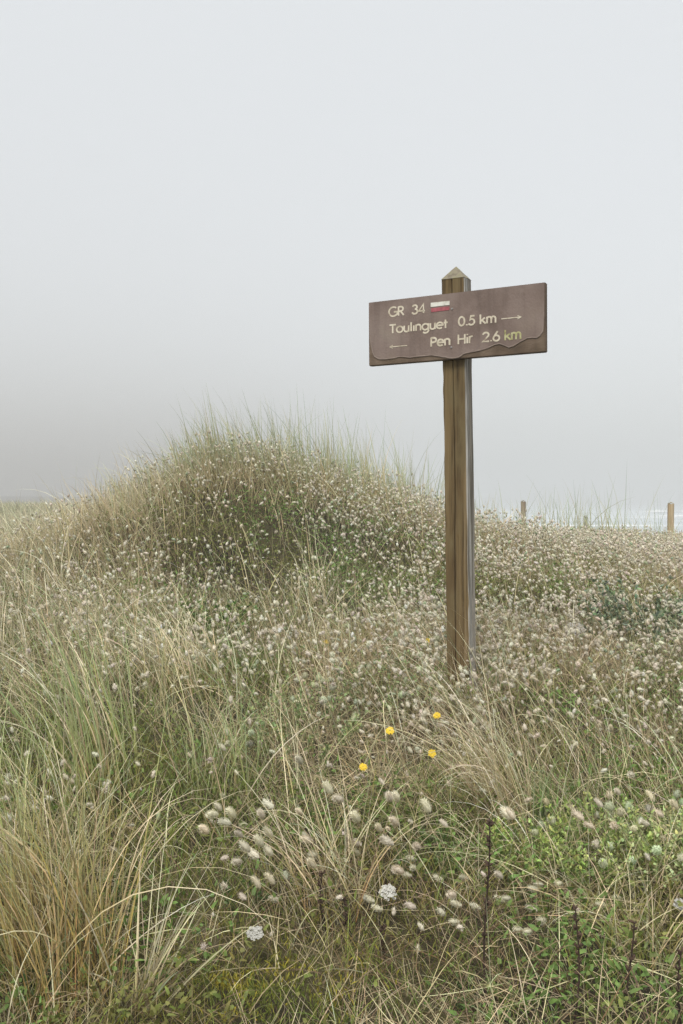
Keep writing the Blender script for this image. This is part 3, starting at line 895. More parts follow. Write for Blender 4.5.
# crest silhouette tufts, clumped
for (x0, y0, n_, l0, l1, azm) in [(-.86, 6.2, 130, .3, .5, 2.6), (-.70, 6.3, 110, .3, .6, 2.5), (-.42, 6.4, 70, .4, .75, 2.2), (-.25, 6.4, 60, .4, .78, 2.0), (-.1, 6.5, 60, .4, .78, 1.9),
                                  (.08, 6.6, 80, .35, .62, 1.8), (.30, 6.8, 70, .34, .58, 1.8), (.52, 7.2, 60, .3, .6, 1.2), (-.95, 6.35, 120, .22, .36, 2.8), (-1.12, 6.2, 100, .2, .34, 2.9), (-1.3, 6.0, 100, .2, .36, 2.9), (-1.6, 6.6, 80, .25, .4, 2.8),
                                  (-.92, 6.15, 60, .35, .55, 2.6), (-.78, 6.25, 80, .4, .7, 2.55), (-.62, 6.3, 80, .45, .75, 2.5), (-.45, 6.35, 70, .45, .78, 2.35), (-.28, 6.4, 64, .5, .82, 2.2), (-.12, 6.45, 56, .5, .85, 2.1), (.05, 6.5, 50, .5, .85, 2.0), (.2, 6.6, 44, .5, .9, 1.8), (.38, 6.7, 44, .5, .9, 1.7), (.55, 6.9, 40, .5, .9, 1.6),
                                  (1.25, 8.4, 36, .5, .85, 1.9), (1.42, 8.6, 20, .5, .9, 1.2), (1.72, 8.8, 26, .5, .95, 1.6), (1.95, 9.0, 22, .6, 1.0, 1.4), (2.15, 9.0, 26, .6, 1.0, 1.7), (2.35, 9.2, 18, .6, 1.0, 1.3), (2.6, 9.4, 18, .5, .95, 1.6), (2.85, 9.6, 18, .5, .95, 1.2), (3.2, 10.0, 14, .5, .9, 1.5),
                                  (.42, 7.2, 40, .4, .8, 1.7), (.62, 7.4, 36, .4, .85, 1.5), (.85, 7.8, 30, .4, .9, 1.5), (.2, 6.9, 40, .4, .75, 1.7)]:
    if x0 > 1.1: n_ = int(n_ * 2.2)
    xx = x0 + rng.normal(0, .10 if x0 < 1.1 else .16, n_); yy = y0 + rng.normal(0, .16, n_)
    zz = terrain(xx, yy)
    cmx = mix3(STRAW * .85, np.array([.235, .30, .195]), np.clip(rng.normal(.8, .25, n_), 0, 1))
    V, F, Cc, _, _ = blades(np.stack([xx, yy, zz - .01], 1), rng.uniform(l0, l1, n_) * rng.uniform(.45, .95, n_), azm + rng.normal(0, .7, n_), np.abs(rng.normal(.2, .17, n_)), np.abs(rng.normal(.32, .3, n_)), rng.uniform(.003, .0052, n_) * (1.25 if x0 > 1.1 else 1), 6,
                            jit(mix3(cmx, GOLD, np.full(n_, .35)), n_, .12), jit(cmx, n_, .12))
    p.add(V, F, Cc)
o = link('marram_grass', p.mesh('marram_grass'), M_blade)
tag(o, 'grey green marram grass bent by the wind along the mound crest', 'marram grass', kind='stuff')

# --- far dune grass on the left and over the crest
X, Y, Z = scatter([(9, 16, 330), (16, 28, 170), (28, 60, 75)], lambda X, Y: np.clip(.25 + .9 * sm(fbm(X, Y, .55, 131), .35, .65), 0, 1), side=lambda X, Y: (X / Y < .02), half=lambda Y: .44 * Y + 1)
N = len(X)
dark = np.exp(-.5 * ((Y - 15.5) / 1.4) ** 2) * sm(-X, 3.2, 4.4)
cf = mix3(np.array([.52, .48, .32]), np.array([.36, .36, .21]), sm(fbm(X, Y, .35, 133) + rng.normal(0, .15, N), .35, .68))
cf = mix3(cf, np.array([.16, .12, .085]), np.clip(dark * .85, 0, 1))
p = Pile()
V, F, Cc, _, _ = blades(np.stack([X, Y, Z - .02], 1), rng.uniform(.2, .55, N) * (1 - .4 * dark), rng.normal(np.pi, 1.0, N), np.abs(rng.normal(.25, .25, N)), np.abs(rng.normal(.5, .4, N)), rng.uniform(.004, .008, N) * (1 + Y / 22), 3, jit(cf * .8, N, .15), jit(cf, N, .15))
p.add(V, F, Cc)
X, Y, Z = scatter([(9, 16, 700), (16, 28, 300), (28, 60, 110)], side=lambda X, Y: (X / Y < .02), half=lambda Y: .44 * Y + 1)
N = len(X)
cf = mix3(np.array([.42, .37, .23]), np.array([.29, .28, .15]), sm(fbm(X, Y, .4, 135) + rng.normal(0, .15, N), .35, .68))
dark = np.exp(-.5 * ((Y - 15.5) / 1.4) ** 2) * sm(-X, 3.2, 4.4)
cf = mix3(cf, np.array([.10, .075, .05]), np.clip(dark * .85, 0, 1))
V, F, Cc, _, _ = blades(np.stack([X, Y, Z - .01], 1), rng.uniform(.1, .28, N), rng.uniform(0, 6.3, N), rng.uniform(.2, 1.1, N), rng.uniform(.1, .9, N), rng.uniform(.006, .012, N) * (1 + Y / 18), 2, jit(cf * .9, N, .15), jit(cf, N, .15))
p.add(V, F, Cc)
o = link('far_dune_grass', p.mesh('far_dune_grass'), M_blade)
tag(o, 'pale green rough grass covering the low dunes fading into fog', 'dune grass', kind='stuff')

# --- bunny-tail grass, the mass of it
def bt_mask(X, Y):
    n_ = sm(fbm(X, Y, 2.6, 141), .40, .62)
    n_ = n_ * (.45 + .55 * sm(fbm(X, Y, .9, 145), .34, .56))
    return np.clip((.16 + .16 * right(X, Y) + .9 * n_) * (1 - .55 * hum(X, Y) * sm(-X, .5, .95)) * (.42 + .75 * right(X, Y) + .25 * sm(Y, 4.2, 5.5)) * (1 - .72 * hollow(X, Y)) * (.25 + .75 * sm(Y, 2.5, 3.3)) * (1 - .35 * leftpale(X, Y)), 0, 1)
X, Y, Z = scatter([(2.35, 3.4, 1000), (3.4, 5.0, 2500), (5.0, 7.5, 2700), (7.5, 12, 1500)], bt_mask)
N = len(X)
L = rng.uniform(.07, .27, N) * (.75 + .4 * fbm(X, Y, 1.9, 142))
az = np.where(rng.random(N) < .5, np.pi + rng.normal(0, 1.0, N), rng.uniform(0, 2 * np.pi, N))
p = Pile()
rt = np.stack([X, Y, Z - .005], 1)
cst = jit(mix3(STRAW * .9, TAUPE * .9, rng.random(N)), N, .15)
V, F, Cc, tip, td = blades(rt, L, az, np.abs(rng.normal(.1, .13, N)), np.abs(rng.normal(.35, .35, N)), rng.uniform(.0010, .0016, N) * (1 + .04 * Y), 4, cst * .8, cst)
p.add(V, F, Cc)
hc = jit(mix3(CREAM, PINKISH, np.clip(rng.random(N) * .8 + .2 * right(X, Y), 0, 1)), N, .13, .03)
grn = rng.random(N) < .10
hc[grn] = jit(np.array([.42, .46, .30]), int(grn.sum()), .1)
ln = rng.uniform(.010, .026, N)
td = td + rng.normal(0, .4, (N, 3)); td[:, 2] -= .1
near = Y < 4.6
M1 = near; M2 = ~near
place(p, T_MID, tip[M1], td[M1], ln[M1], rng.uniform(1.1, 1.5, M1.sum()), hc[M1])
place(p, T_FAR, tip[M2], td[M2], ln[M2] * 1.05, rng.uniform(1.15, 1.6, M2.sum()), hc[M2])
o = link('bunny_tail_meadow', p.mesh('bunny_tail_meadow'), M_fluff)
tag(o, 'countless small fluffy cream seed heads on thin stems covering the dune', 'bunny-tail grass', kind='stuff')

# --- moss cushions at the front
X, Y, Z = scatter([(1.9, 2.75, 60000)], lambda X, Y: np.clip(mossy(X, Y) * (.35 + .9 * sm(fbm(X, Y, 9, 151), .4, .62)), 0, 1), half=lambda Y: .9)
N = len(X)
cmo = mix3(np.array([.25, .215, .025]), np.array([.10, .12, .02]), sm(fbm(X, Y, 12, 153) + rng.normal(0, .12, N), .38, .66))
p = Pile()
V, F, Cc, _, _ = blades(np.stack([X, Y, Z + .012 + .05 * fbm(X, Y, 9, 155)], 1), rng.uniform(.006, .020, N), rng.uniform(0, 6.28, N), rng.uniform(.0, .9, N), rng.uniform(0, .8, N), rng.uniform(.002, .0045, N), 2, jit(cmo * .9, N, .2), jit(cmo * 1.35, N, .2))
p.add(V, F, Cc)
o = link('moss', p.mesh('moss'), M_moss)
tag(o, 'yellow green moss cushion on the ground at the bottom', 'moss', kind='stuff')

# ------------------------------------------------------------------ single tussocks
def tussock(name, px, py, n_, rad, L0, L1, azm, azs, tilt, tsd, bend, bsd, w, cbase, ctip, label, cat, dead=0.35, S=9, dcol=None, deadbend=.9, base_len=None, tnat=.8):
    x, y, z = at(px, py)
    root = empty(name, (x, y, z))
    for part, m_, cb_, ct_, bd in (('green_blades', int(n_ * (1 - dead)), cbase, ctip, bend), ('dry_blades', int(n_ * dead), GOLD * .7, dcol if dcol is not None else PALE, deadbend)):
        if m_ < 1: continue
        a_ = rng.uniform(0, 6.283, m_); rr_ = rad * np.sqrt(rng.random(m_))
        xx = x + rr_ * np.cos(a_); yy = y + rr_ * np.sin(a_)
        zz = terrain(xx, yy) - .01
        az_ = azm + rng.normal(0, azs, m_)
        V, F, Cc, _, _ = blades(np.stack([xx, yy, zz], 1), rng.uniform(L0, L1, m_), az_, np.abs(rng.normal(tilt, tsd, m_)), np.abs(rng.normal(bd, bsd, m_)), rng.uniform(w * .65, w * 1.2, m_), S,
                                jit(cb_, m_, .34, .07), jit(ct_, m_, .24, .06), pw=1.6, swirl=rng.normal(0, .35, m_), cpow=tnat)
        P_ = Pile(); P_.add(V, F, Cc)
        link(part, P_.mesh(part, off=(x, y, z)), M_blade, root)
    tag(root, label, cat)
    return root
GG = np.array([.275, .345, .175])
tussock('marram_tussock', 66, 985, 360, .13, .30, .82, math.pi * .80, 1.0, .26, .2, .6, .4, .0028, np.array([.40, .275, .085]), GG, 'tall golden based marram tussock filling the lower left corner', 'grass tussock', .32, deadbend=1.4, tnat=1.2)
tussock('marram_tussock', 8, 940, 120, .10, .35, .75, math.pi * .75, .8, .2, .15, .5, .3, .0034, GOLD * .9, GG, 'marram tussock cut off by the left edge beside the big golden one', 'grass tussock', .4, deadbend=1.2)
tussock('marram_tussock', 140, 1012, 42, .03, .18, .50, .2, 1.3, .38, .16, .25, .25, .0036, STRAW * .7, PALE, 'small fan of bleached stalks spreading from one point near the bottom left', 'grass tussock', .6, deadbend=.35)
tussock('marram_tussock', 506, 822, 190, .09, .22, .66, math.pi * 1.0, .55, .34, .25, 1.0, .45, .0025, GOLD * .8, PALE, 'straw coloured tussock blown over to the left in front of the post foot', 'grass tussock', .7, deadbend=1.25, tnat=.55)
tussock('marram_tussock', 470, 722, 70, .06, .15, .32, math.pi * .95, .6, .35, .2, .7, .3, .0032, np.array([.22, .22, .07]), np.array([.27, .30, .12]), 'green blades curling round the foot of the signpost', 'grass tussock', .25)
tussock('marram_tussock', 545, 832, 60, .025, .10, .24, 1.6, .8, .1, .1, .2, .15, .004, np.array([.15, .20, .06]), np.array([.2, .26, .10]), 'narrow upright green grass tuft right of the straw tussock', 'grass tussock', .1)
tussock('marram_tussock', 335, 905, 110, .09, .25, .52, 2.6, 1.5, .5, .25, .8, .35, .0026, STRAW * .8, PALE * .95, 'dry tussock sending thin arching blades across the middle foreground', 'grass tussock', .7, deadbend=1.0)
tussock('marram_tussock', 225, 810, 120, .12, .25, .5, 1.9, .9, .25, .15, .4, .3, .0030, OLIVE, GG, 'blue green upright tussock left of the yellow flowers', 'grass tussock', .25)
tussock('marram_tussock', 105, 800, 150, .12, .4, .75, math.pi * .85, .5, .32, .16, .35, .25, .0040, OLIVE, GG * .95, 'leaning grey green tussock behind the big golden one', 'grass tussock', .25)
tussock('marram_tussock', 190, 690, 120, .14, .28, .5, math.pi * .85, .6, .35, .2, .7, .3, .0030, STRAW * .8, PALE, 'bleached tussock bent left below the mound', 'grass tussock', .7)
tussock('marram_tussock', 315, 620, 60, .10, .25, .5, 1.3, 1.2, .35, .25, .9, .4, .0028, STRAW * .8, STRAW, 'loose arching dry blades on the dark face of the mound', 'grass tussock', .6)
tussock('marram_tussock', 640, 960, 90, .10, .12, .35, 2.0, 1.5, .5, .25, .7, .4, .0028, OLIVE, np.array([.30, .30, .12]), 'low olive tussock with straw blades in the lower right corner', 'grass tussock', .5)

# ------------------------------------------------------------------ bunny-tail plants one by one
bt_protos = []
for k in range(16):
    hgt = .09 + .30 * k / 15
    stc = jit(STRAW * .95, 1)
    V, F, Cc, tip, td = blades(np.zeros((1, 3)), np.array([hgt]), np.array([0.0]), np.array([rng.uniform(.02, .2)]), np.array([rng.uniform(.25, 1.2)]), np.array([.0017]), 7, stc * .75, stc)
    V2, F2, C2, _, _ = blades(np.zeros((1, 3)), np.array([hgt]), np.array([0.0]), np.array([0.1]), np.array([.5]), np.array([.0017]), 7, stc * .75, stc)
    # a second ribbon crossing the first gives the stem a round section
    Vc = V.reshape(-1, 2, 3); mid = Vc.mean(1, keepdims=True); hw = np.linalg.norm(Vc[:, 1] - Vc[:, 0], axis=1) / 2
    dirs = np.gradient(mid[:, 0], axis=0); dirs /= np.linalg.norm(dirs, axis=1, keepdims=True) + 1e-9
    sd = (Vc[:, 1] - Vc[:, 0]); sd /= np.linalg.norm(sd, axis=1, keepdims=True) + 1e-9
    cr_ = np.cross(dirs, sd)
    Vx = np.stack([mid[:, 0] - cr_ * hw[:, None], mid[:, 0] + cr_ * hw[:, None]], 1).reshape(-1, 3)
    P_ = Pile(); P_.add(V, F, Cc); P_.add(Vx, F, Cc)
    stem_me = P_.mesh('stem')
    stem_me.materials.append(M_blade)
    heads = []
    P_ = Pile()
    place(P_, [T_NEAR[k % 8]], tip, td + np.array([[.1, 0, -.1]]), np.array([rng.uniform(.027, .038)]), np.array([rng.uniform(.8, 1.1)]), jit(mix3(CREAM, PINKISH, rng.random(1) * .6), 1, .06, .02))
    head_me = P_.mesh('seed_head', True)
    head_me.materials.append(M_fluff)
    r_ = empty('bunny_tail_grass')
    s_ = link('stem', stem_me, None, r_); h_ = link('seed_head', head_me, None, r_)
    bt_protos.append((r_, s_, h_, tip[0] + td[0] * .014))
used = set()
def bunny(x, y, rz, sc, label, group, k=None, z=None):
    k = int(rng.integers(1, 11)) if k is None else k
    r_, s_, h_, _ = bt_protos[k]
    if k not in used:
        used.add(k); r2 = r_
    else:
        r2 = r_.copy(); COL.objects.link(r2)
        for c_ in (s_, h_):
            c2 = c_.copy(); COL.objects.link(c2); c2.parent = r2
    r2.location = (x, y, float(terrain(x, y)) - .004 if z is None else z)
    r2.rotation_euler = (0, 0, rz); r2.scale = (sc, sc, sc)
    tag(r2, label, 'bunny-tail grass', group)
    return r2
def bunny_px(px, py, Y, label, group, sc=1.0, rz=None):
    """a plant whose head stands where the photograph shows it, rooted in the ground below"""
    P0 = ray_at(px, py, Y)
    rz = rng.uniform(2.4, 4.2) if rz is None else rz
    gz_ = float(terrain(P0[0], P0[1]))
    want = P0[2] - gz_
    k = min(range(16), key=lambda q_: abs(bt_protos[q_][3][2] - want) + rng.uniform(0, .03))
    tp = bt_protos[k][3]
    sc = float(np.clip(want / tp[2], .85, 1.12))
    x = P0[0] - (tp[0] * math.cos(rz) - tp[1] * math.sin(rz)) * sc
    y = P0[1] - (tp[0] * math.sin(rz) + tp[1] * math.cos(rz)) * sc
    bunny(x, y, rz, sc, label, group, k)
LA = ('cream bunny-tail in the dense nodding cluster above the lower white umbel', 'bunny-tails clustered above the white umbel')
for q in [(233, 820), (227, 834), (262, 824), (255, 833), (270, 839), (261, 846), (247, 853), (238, 867), (270, 858), (243, 889), (258, 882), (214, 834), (206, 838), (219, 815), (240, 836), (272, 880)]:
    bunny_px(q[0], q[1], 2.5 + rng.uniform(-.06, .08), *LA)
LB = ('cream bunny-tail standing among the green leafy plants at the right edge', 'bunny-tails among the right leafy plants')
for q in [(632, 790), (634, 834), (622, 838), (615, 832), (591, 826), (645, 822), (660, 812), (580, 808), (652, 793), (600, 800), (676, 806), (668, 840), (618, 796), (566, 862), (561, 858)]:
    bunny_px(q[0], q[1], 2.75 + rng.uniform(-.08, .1), *LB)
LC = ('bunny-tail low down in the bottom right, among the dark dead stalks', 'bunny-tails in the bottom right grass')
for q in [(512, 813), (508, 815), (535, 912), (543, 921), (540, 924), (529, 940), (500, 878), (466, 882), (453, 899), (458, 950), (477, 947), (508, 958), (533, 976), (501, 983), (519, 992), (456, 930), (560, 948), (602, 905), (618, 915)]:
    bunny_px(q[0], q[1], 2.45 + rng.uniform(-.06, .2), *LC)
LD = ('bunny-tail scattered in the middle foreground below the yellow flowers', 'bunny-tails in the middle foreground')
for q in [(357, 830), (358, 838), (314, 859), (308, 840), (313, 868), (418, 848), (380, 830), (389, 838), (396, 825), (357, 877), (400, 877), (408, 881), (411, 905), (413, 916), (379, 916), (371, 949), (345, 955), (276, 922), (305, 897), (390, 806), (397, 800), (340, 800), (330, 785), (428, 800), (300, 775), (270, 790), (445, 820), (414, 940), (440, 905)]:
    bunny_px(q[0], q[1], 2.5 + rng.uniform(-.05, .3), *LD)
LE = ('bunny-tail in the pale drift between the left tussocks and the yellow flowers', 'bunny-tails in the left drift')
LF = ('bunny-tail crowded in the dry brown stand right of the signpost', 'bunny-tails right of the signpost')
LG = ('bunny-tail on the short slope between the mound and the signpost foot', 'bunny-tails below the mound')
cnt = 0
tries = 0
nE = nF = nG = 0
while cnt < 205 and tries < 20000:
    tries += 1
    y = rng.uniform(2.62, 4.3); x = rng.uniform(-.36 * y, .36 * y)
    if rng.random() > float(bt_mask(np.array([x]), np.array([y]))[0]) * 1.1: continue
    pxx = 341.5 + x / y * 995
    if abs(x - .5) < .1 and y < 3.75 and y > 3.4: continue
    if pxx > 478 and y > 2.9 and nF < 85: lab = LF; nF += 1
    elif pxx < 230 and nE < 60: lab = LE; nE += 1
    elif 230 <= pxx <= 440 and nG < 60: lab = LG; nG += 1
    else: continue
    bunny(x, y, rng.uniform(2.2, 4.4) if rng.random() < .7 else rng.uniform(0, 6.28), rng.uniform(.5, .8), *lab)
    cnt += 1

# ------------------------------------------------------------------ flowers
def tube(bm, pts, r0, r1, n_=6):
    rr_ = []
    for k, p_ in enumerate(pts):
        t_ = k / (len(pts) - 1); rad = r0 + (r1 - r0) * t_
        rr_.append([bm.verts.new((p_[0] + rad * math.cos(6.2832 * j / n_), p_[1] + rad * math.sin(6.2832 * j / n_), p_[2])) for j in range(n_)])
    for a_, b_ in zip(rr_[:-1], rr_[1:]):
        for j in range(n_): bm.faces.new([a_[j], a_[(j+1) % n_], b_[(j+1) % n_], b_[j]])
    bm.faces.new(rr_[-1]); bm.faces.new(rr_[0][::-1])
def paint(me, col, sd=.08):
    a_ = me.color_attributes.new('tint', 'FLOAT_COLOR', 'POINT')
    n_ = len(me.vertices)
    c_ = np.clip(np.asarray(col)[None] * (1 + rng.normal(0, sd, (n_, 1))), .01, .85)
    a_.data.foreach_set('color', np.concatenate([c_, np.ones((n_, 1))], 1).astype(np.float32).ravel())
I4 = Matrix.Identity(4)
def yellow(px, py, Y, size, label, tilt=.5, cut=False):
    P0 = ray_at(px, py, Y)
    gz_ = float(terrain(P0[0], P0[1])); hh = max(P0[2] - gz_, .06)
    root = empty('yellow_flower', (P0[0], P0[1], gz_))
    bm = bmesh.new()
    tube(bm, [(.02 * math.sin(k), .012 * math.cos(k * 1.3) - .012, hh * k / 5) if k < 5 else (0, 0, hh) for k in range(6)], .0011, .0009)
    o_ = build('stem', bm, M_leaf, root, I4); paint(o_.data, (.16, .19, .07))
    Rm = Matrix.Rotation(rng.uniform(.6, 1.0), 4, 'X') @ Matrix.Rotation(rng.uniform(-.3, .3), 4, 'Y')
    bm = bmesh.new()
    n_ = 16
    for ring, (np_, rr_, up_) in enumerate([(15, 1.0, .10), (12, .72, .28), (8, .42, .42)]):
        for j in range(np_):
            a_ = 6.2832 * (j + .5 * ring) / np_ + rng.normal(0, .06); l_ = size / 2 * rr_ * rng.uniform(.85, 1.1); w_ = size * .085
            d_ = Vector((math.cos(a_), math.sin(a_), 0)); s_ = Vector((-math.sin(a_), math.cos(a_), 0)); z0 = .0008 * ring
            q_ = [d_ * .12 * l_ - s_ * w_ * .5 + Vector((0, 0, z0)), d_ * .12 * l_ + s_ * w_ * .5 + Vector((0, 0, z0)),
                  d_ * .7 * l_ + s_ * w_ + Vector((0, 0, l_ * up_)), d_ * .7 * l_ - s_ * w_ + Vector((0, 0, l_ * up_)),
                  d_ * l_ + s_ * w_ * .7 + Vector((0, 0, l_ * up_ * 1.1)), d_ * l_ - s_ * w_ * .7 + Vector((0, 0, l_ * up_ * 1.1))]
            v_ = [bm.verts.new(x) for x in q_]
            bm.faces.new([v_[0], v_[1], v_[2], v_[3]]); bm.faces.new([v_[3], v_[2], v_[4], v_[5]])
    bm.transform(Matrix.Translation((0, 0, hh)) @ Rm)
    o_ = build('petals', bm, M_petal, root, I4); paint(o_.data, (.64, .45, .035), .14)
    bm = bmesh.new()
    bmesh.ops.create_uvsphere(bm, u_segments=8, v_segments=6, radius=size * .16)
    for v in bm.verts: v.co.z *= 1.2
    bm.transform(Matrix.Translation((0, 0, hh)) @ Rm @ Matrix.Translation((0, 0, -size * .10)))
    o_ = build('flower_base', bm, M_leaf, root, I4); paint(o_.data, (.22, .2, .06))
    tag(root, label, 'flower', 'yellow hawkbit flowers')
yellow(390, 731, 2.95, .029, 'brightest yellow flower, highest of the three below the signpost foot')
yellow(363, 767, 2.80, .024, 'yellow flower lowest and furthest left below the signpost foot')
yellow(432, 753.5, 2.85, .025, 'yellow flower between the straw tussock and the brightest bloom')
yellow(437, 715.5, 3.0, .025, 'yellow flower seen edge-on close beside the signpost foot')
yellow(428, 641, 4.2, .026, 'small yellow flower just left of the post, above its foot')
yellow(326, 642, 4.3, .022, 'tiny yellow flower on the slope below the dark face of the mound')
yellow(647, 585, 6.0, .036, 'orange yellow flower on the right plateau nearest the right edge')
yellow(588, 563, 6.8, .032, 'small yellow flower on the right plateau, farthest from the viewer')
yellow(511, 636, 4.5, .020, 'tiny pale yellow flower in the dry stand right of the post')

def umbel(px, py, Y, size, label, col=(.52, .51, .46)):
    P0 = ray_at(px, py, Y)
    gz_ = float(terrain(P0[0], P0[1])); hh = max(P0[2] - gz_, .05)
    root = empty('umbel_flower', (P0[0], P0[1], gz_))
    bm = bmesh.new()
    tube(bm, [(0, .02 * (1 - k / 5), (hh - size * .35) * k / 5) for k in range(6)], .0017, .0013)
    o_ = build('stem', bm, M_leaf, root, I4); paint(o_.data, (.2, .2, .09))
    bm = bmesh.new(); bs = bmesh.new()
    Rm = Matrix.Translation((0, 0, hh)) @ Matrix.Rotation(.55, 4, 'X')
    n_ = 40
    for j in range(n_):
        rr_ = size / 2 * math.sqrt((j + .5) / n_); a_ = j * 2.399
        c_ = Vector((rr_ * math.cos(a_), rr_ * math.sin(a_), -.5 * rr_ * rr_ / size + rng.normal(0, .0025)))
        for q_ in range(15):
            d_ = Vector((rng.normal(), rng.normal(), abs(rng.normal()) * .6)); d_.normalize()
            pc = c_ + Vector((d_.x, d_.y, d_.z * .6)) * size * .075
            u_ = Vector((rng.normal(), rng.normal(), .15 * rng.normal())); u_.normalize()
            w_ = u_.cross(Vector((.3 * rng.normal(), .3 * rng.normal(), 1))).normalized()
            k_ = size * .045
            v_ = [bm.verts.new(pc + u_ * k_), bm.verts.new(pc + w_ * k_), bm.verts.new(pc - u_ * k_), bm.verts.new(pc - w_ * k_)]
            bm.faces.new(v_)
        a2 = Vector((0, 0, -size * .36)); dd = c_ - a2; sd = dd.cross(Vector((0, 1, .3))).normalized() * .0005
        bs.faces.new([bs.verts.new(a2 - sd), bs.verts.new(a2 + sd), bs.verts.new(c_ + sd), bs.verts.new(c_ - sd)])
    bm.transform(Rm); bs.transform(Rm)
    o_ = build('flower_head', bm, M_petal, root, I4); paint(o_.data, col, .06)
    o_ = build('rays', bs, M_leaf, root, I4); paint(o_.data, (.25, .26, .12))
    tag(root, label, 'wildflower')
umbel(255, 932, 2.42, .039, 'compact white umbel flower below the bunny-tail cluster, lower left')
umbel(388, 891, 2.5, .041, 'flat white umbel flower in the middle foreground beside dark stalks')
umbel(681, 904, 2.5, .034, 'white umbel flower touching the right edge of the view')
umbel(576, 628, 4.55, .10, 'broad faded grey umbel in the dry stand well right of the post', (.52, .50, .46))

# ------------------------------------------------------------------ dead dark stalks
def dead_stalk(px, ytop, ybot, Y, label, knobs=10, lean=0.0, thick=.0028):
    Pt = ray_at(px, ytop, Y)
    gz_ = float(terrain(Pt[0], Pt[1])); hh = Pt[2] - gz_
    root = empty('dead_stalk', (Pt[0] - lean * hh, Pt[1], gz_))
    bm = bmesh.new()
    pts = [(lean * hh * t_ + .006 * math.sin(t_ * 5 + px), .006 * math.cos(t_ * 4), -.02 + (hh + .02) * t_) for t_ in np.linspace(0, 1, 12)]
    tube(bm, pts, thick, thick * .55)
    o_ = build('stalk', bm, M_dead, root, I4); paint(o_.data, (.045, .028, .02), .25)
    bm = bmesh.new()
    for j in range(knobs):
        t_ = 1 - .62 * (j / knobs) ** 1.1 + rng.normal(0, .015); t_ = min(t_, 1.0)
        k_ = t_ * 11; i_ = min(int(k_), 10); f_ = k_ - i_
        c_ = Vector(pts[i_]) * (1 - f_) + Vector(pts[i_ + 1]) * f_
        for q_ in range(rng.integers(2, 5)):
            s_ = rng.uniform(.0025, .0055); a_ = rng.uniform(0, 6.28)
            of = Vector((math.cos(a_), math.sin(a_), rng.uniform(-.3, .8))) * s_ * 1.2
            M_ = Matrix.Translation(c_ + of) @ Matrix.Rotation(a_, 4, 'Z') @ Matrix.Rotation(rng.uniform(.2, 1.2), 4, 'Y') @ Matrix.Diagonal((.7, .7, 1.5, 1))
            bmesh.ops.create_icosphere(bm, subdivisions=1, radius=s_, matrix=M_)
    for v in bm.verts: v.co += Vector(rng.normal(0, .0006, 3))
    o_ = build('seed_spike', bm, M_dead, root, I4); paint(o_.data, (.065, .04, .026), .35)
    tag(root, label, 'dead stalk')
dead_stalk(487, 820, 985, 2.3, 'tallest dark dead stalk, below the straw tussock', 16, .0)
dead_stalk(577, 908, 1010, 2.16, 'thin dark dead stalk, middle one in the bottom right', 9, .01)
dead_stalk(631, 922, 1024, 2.14, 'dark dead stalk with a fat brown head near the bottom right corner', 8, .02)
dead_stalk(322, 872, 940, 2.52, 'dark dead stalk left of the flat white umbel', 9, -.02)
dead_stalk(344, 898, 945, 2.5, 'shorter dead stalk between the dark stalk and the flat white umbel', 6, .03)
dead_stalk(384, 925, 985, 2.42, 'crooked rust brown stalk under the flat white umbel', 12, .05)
dead_stalk(680, 950, 1010, 2.16, 'dark dead stalk cut by the right edge', 6, .0)
dead_stalk(648, 775, 800, 3.2, 'short dark stalk above the leafy plants at the right', 5, .0, .002)

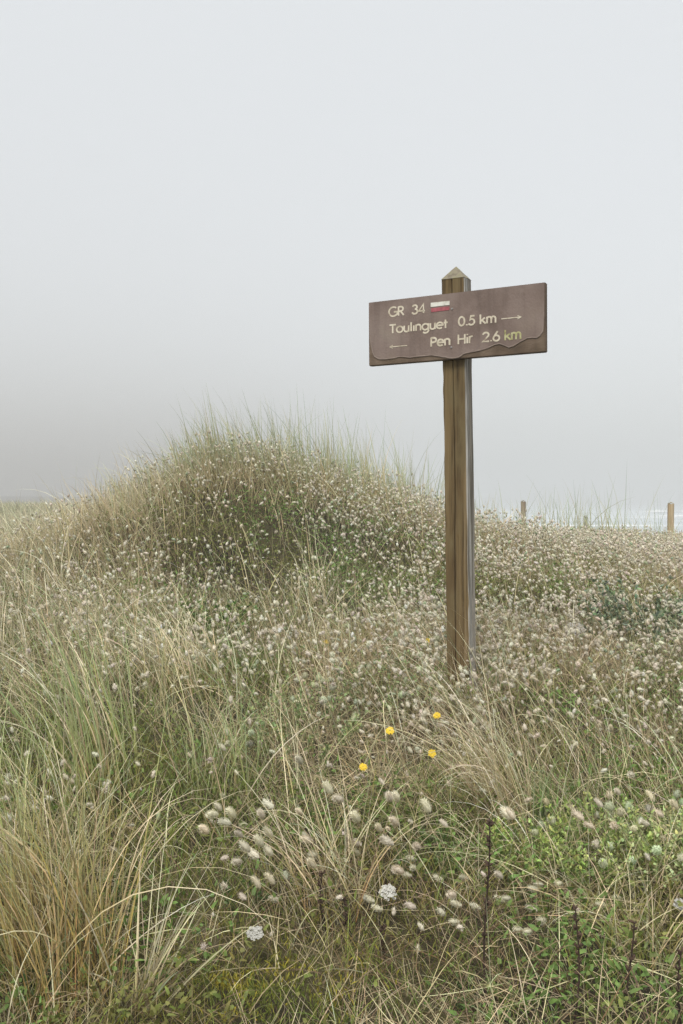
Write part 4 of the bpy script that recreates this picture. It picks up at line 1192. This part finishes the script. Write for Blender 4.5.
# ------------------------------------------------------------------ leafy green plants
def leafy(px, py, w, h, n_, col, label, heads=0, hcol=(.62, .63, .46), leafl=.016):
    x, y, z = at(px, py)
    root = empty('leafy_plant', (x, y, z))
    ns = max(14, n_ // 14)
    a_ = rng.uniform(0, 6.283, ns); rr_ = w * .5 * np.sqrt(rng.random(ns))
    xx = x + rr_ * np.cos(a_) * .6; yy = y + rr_ * np.sin(a_) * .6; zz = terrain(xx, yy)
    L = h * rng.uniform(.7, 1.15, ns) * np.sqrt(np.clip(1 - (rr_ / (w * .62)) ** 2, .15, 1))
    cst = jit(np.asarray(col) * .9, ns, .1)
    S = 7
    V, F, Cc, tip, td = blades(np.stack([xx, yy, zz - .005], 1), L, a_, rng.uniform(.1, .5, ns), rng.uniform(.2, .7, ns), np.full(ns, .0022), S, cst * .9, cst)
    P_ = Pile(); P_.add(V, F, Cc)
    link('stem_mass', P_.mesh('stem_mass', off=(x, y, z)), M_leaf, root)
    mid = V.reshape(ns, S + 1, 2, 3).mean(2)
    si = rng.integers(0, ns, n_); tt_ = rng.uniform(.25, 1.0, n_) ** .7
    k = np.minimum((tt_ * S).astype(int), S - 1); f_ = (tt_ * S - k)[:, None]
    pos = mid[si, k] * (1 - f_) + mid[si, k + 1] * f_
    lc = jit(np.asarray(col), n_, .28, .09)
    V, F, Cc, _, _ = blades(pos, rng.uniform(.5, 1.1, n_) * leafl, rng.uniform(0, 6.28, n_), rng.uniform(.2, 1.4, n_), rng.uniform(0, .8, n_), rng.uniform(.30, .5, n_) * leafl, 3, lc * .95, lc * 1.12)
    P_ = Pile(); P_.add(V, F, Cc)
    link('foliage', P_.mesh('foliage', off=(x, y, z)), M_leaf, root)
    if heads:
        s_ = rng.choice(ns, min(heads, ns), replace=False)
        for q_ in s_:
            P_ = Pile()
            place(P_, [T_NEAR[int(q_) % 8]], tip[q_:q_+1], td[q_:q_+1] + np.array([[0, 0, .6]]), np.array([rng.uniform(.018, .026)]), np.array([1.7]), jit(np.asarray(hcol), 1, .08))
            link('flower_head', P_.mesh('flower_head', True, (x, y, z)), M_fluff, root)
    tag(root, label, 'leafy plant')
LG1 = np.array([.35, .43, .13]); LG2 = np.array([.43, .48, .22])
leafy(598, 880, .40, .20, 2400, LG1, 'bright green leafy plant with woolly heads at the right', 16)
leafy(662, 880, .36, .21, 2200, LG2, 'pale green leafy plant with woolly heads touching the right edge', 16)
leafy(523, 872, .28, .14, 1500, LG1, 'low bright green leafy plant under the straw tussock', 0)
leafy(648, 650, .75, .34, 1300, np.array([.20, .25, .15]), 'blue green leafy bush in the dry stand near the right edge', 0, leafl=.03)
leafy(672, 700, .45, .27, 800, np.array([.25, .27, .12]), 'yellowish green leafy bush right below the blue green one', 5)
leafy(300, 752, .5, .25, 1300, np.array([.22, .27, .11]), 'pale green leafy clump with woolly heads left of the yellow flowers', 12)
leafy(375, 712, .45, .22, 900, np.array([.21, .25, .10]), 'pale green clump with woolly heads left of the post foot', 9)
leafy(218, 640, .4, .24, 700, np.array([.11, .17, .045]), 'dark green leafy clump under the left side of the mound', 0, leafl=.024)
leafy(245, 905, .16, .07, 260, np.array([.10, .17, .05]), 'small dark green leafy plant beside the lower white umbel', 0)
leafy(40, 990, .12, .06, 60, np.array([.11, .17, .06]), 'broad leaved green seedling beneath the big golden tussock', 0, leafl=.05)
leafy(430, 870, .28, .09, 600, np.array([.15, .21, .07]), 'green leafy patch right of the flat white umbel', 0)
leafy(480, 1010, .22, .05, 300, np.array([.10, .16, .05]), 'dark green leafy patch at the bottom under the tallest dead stalk', 0)
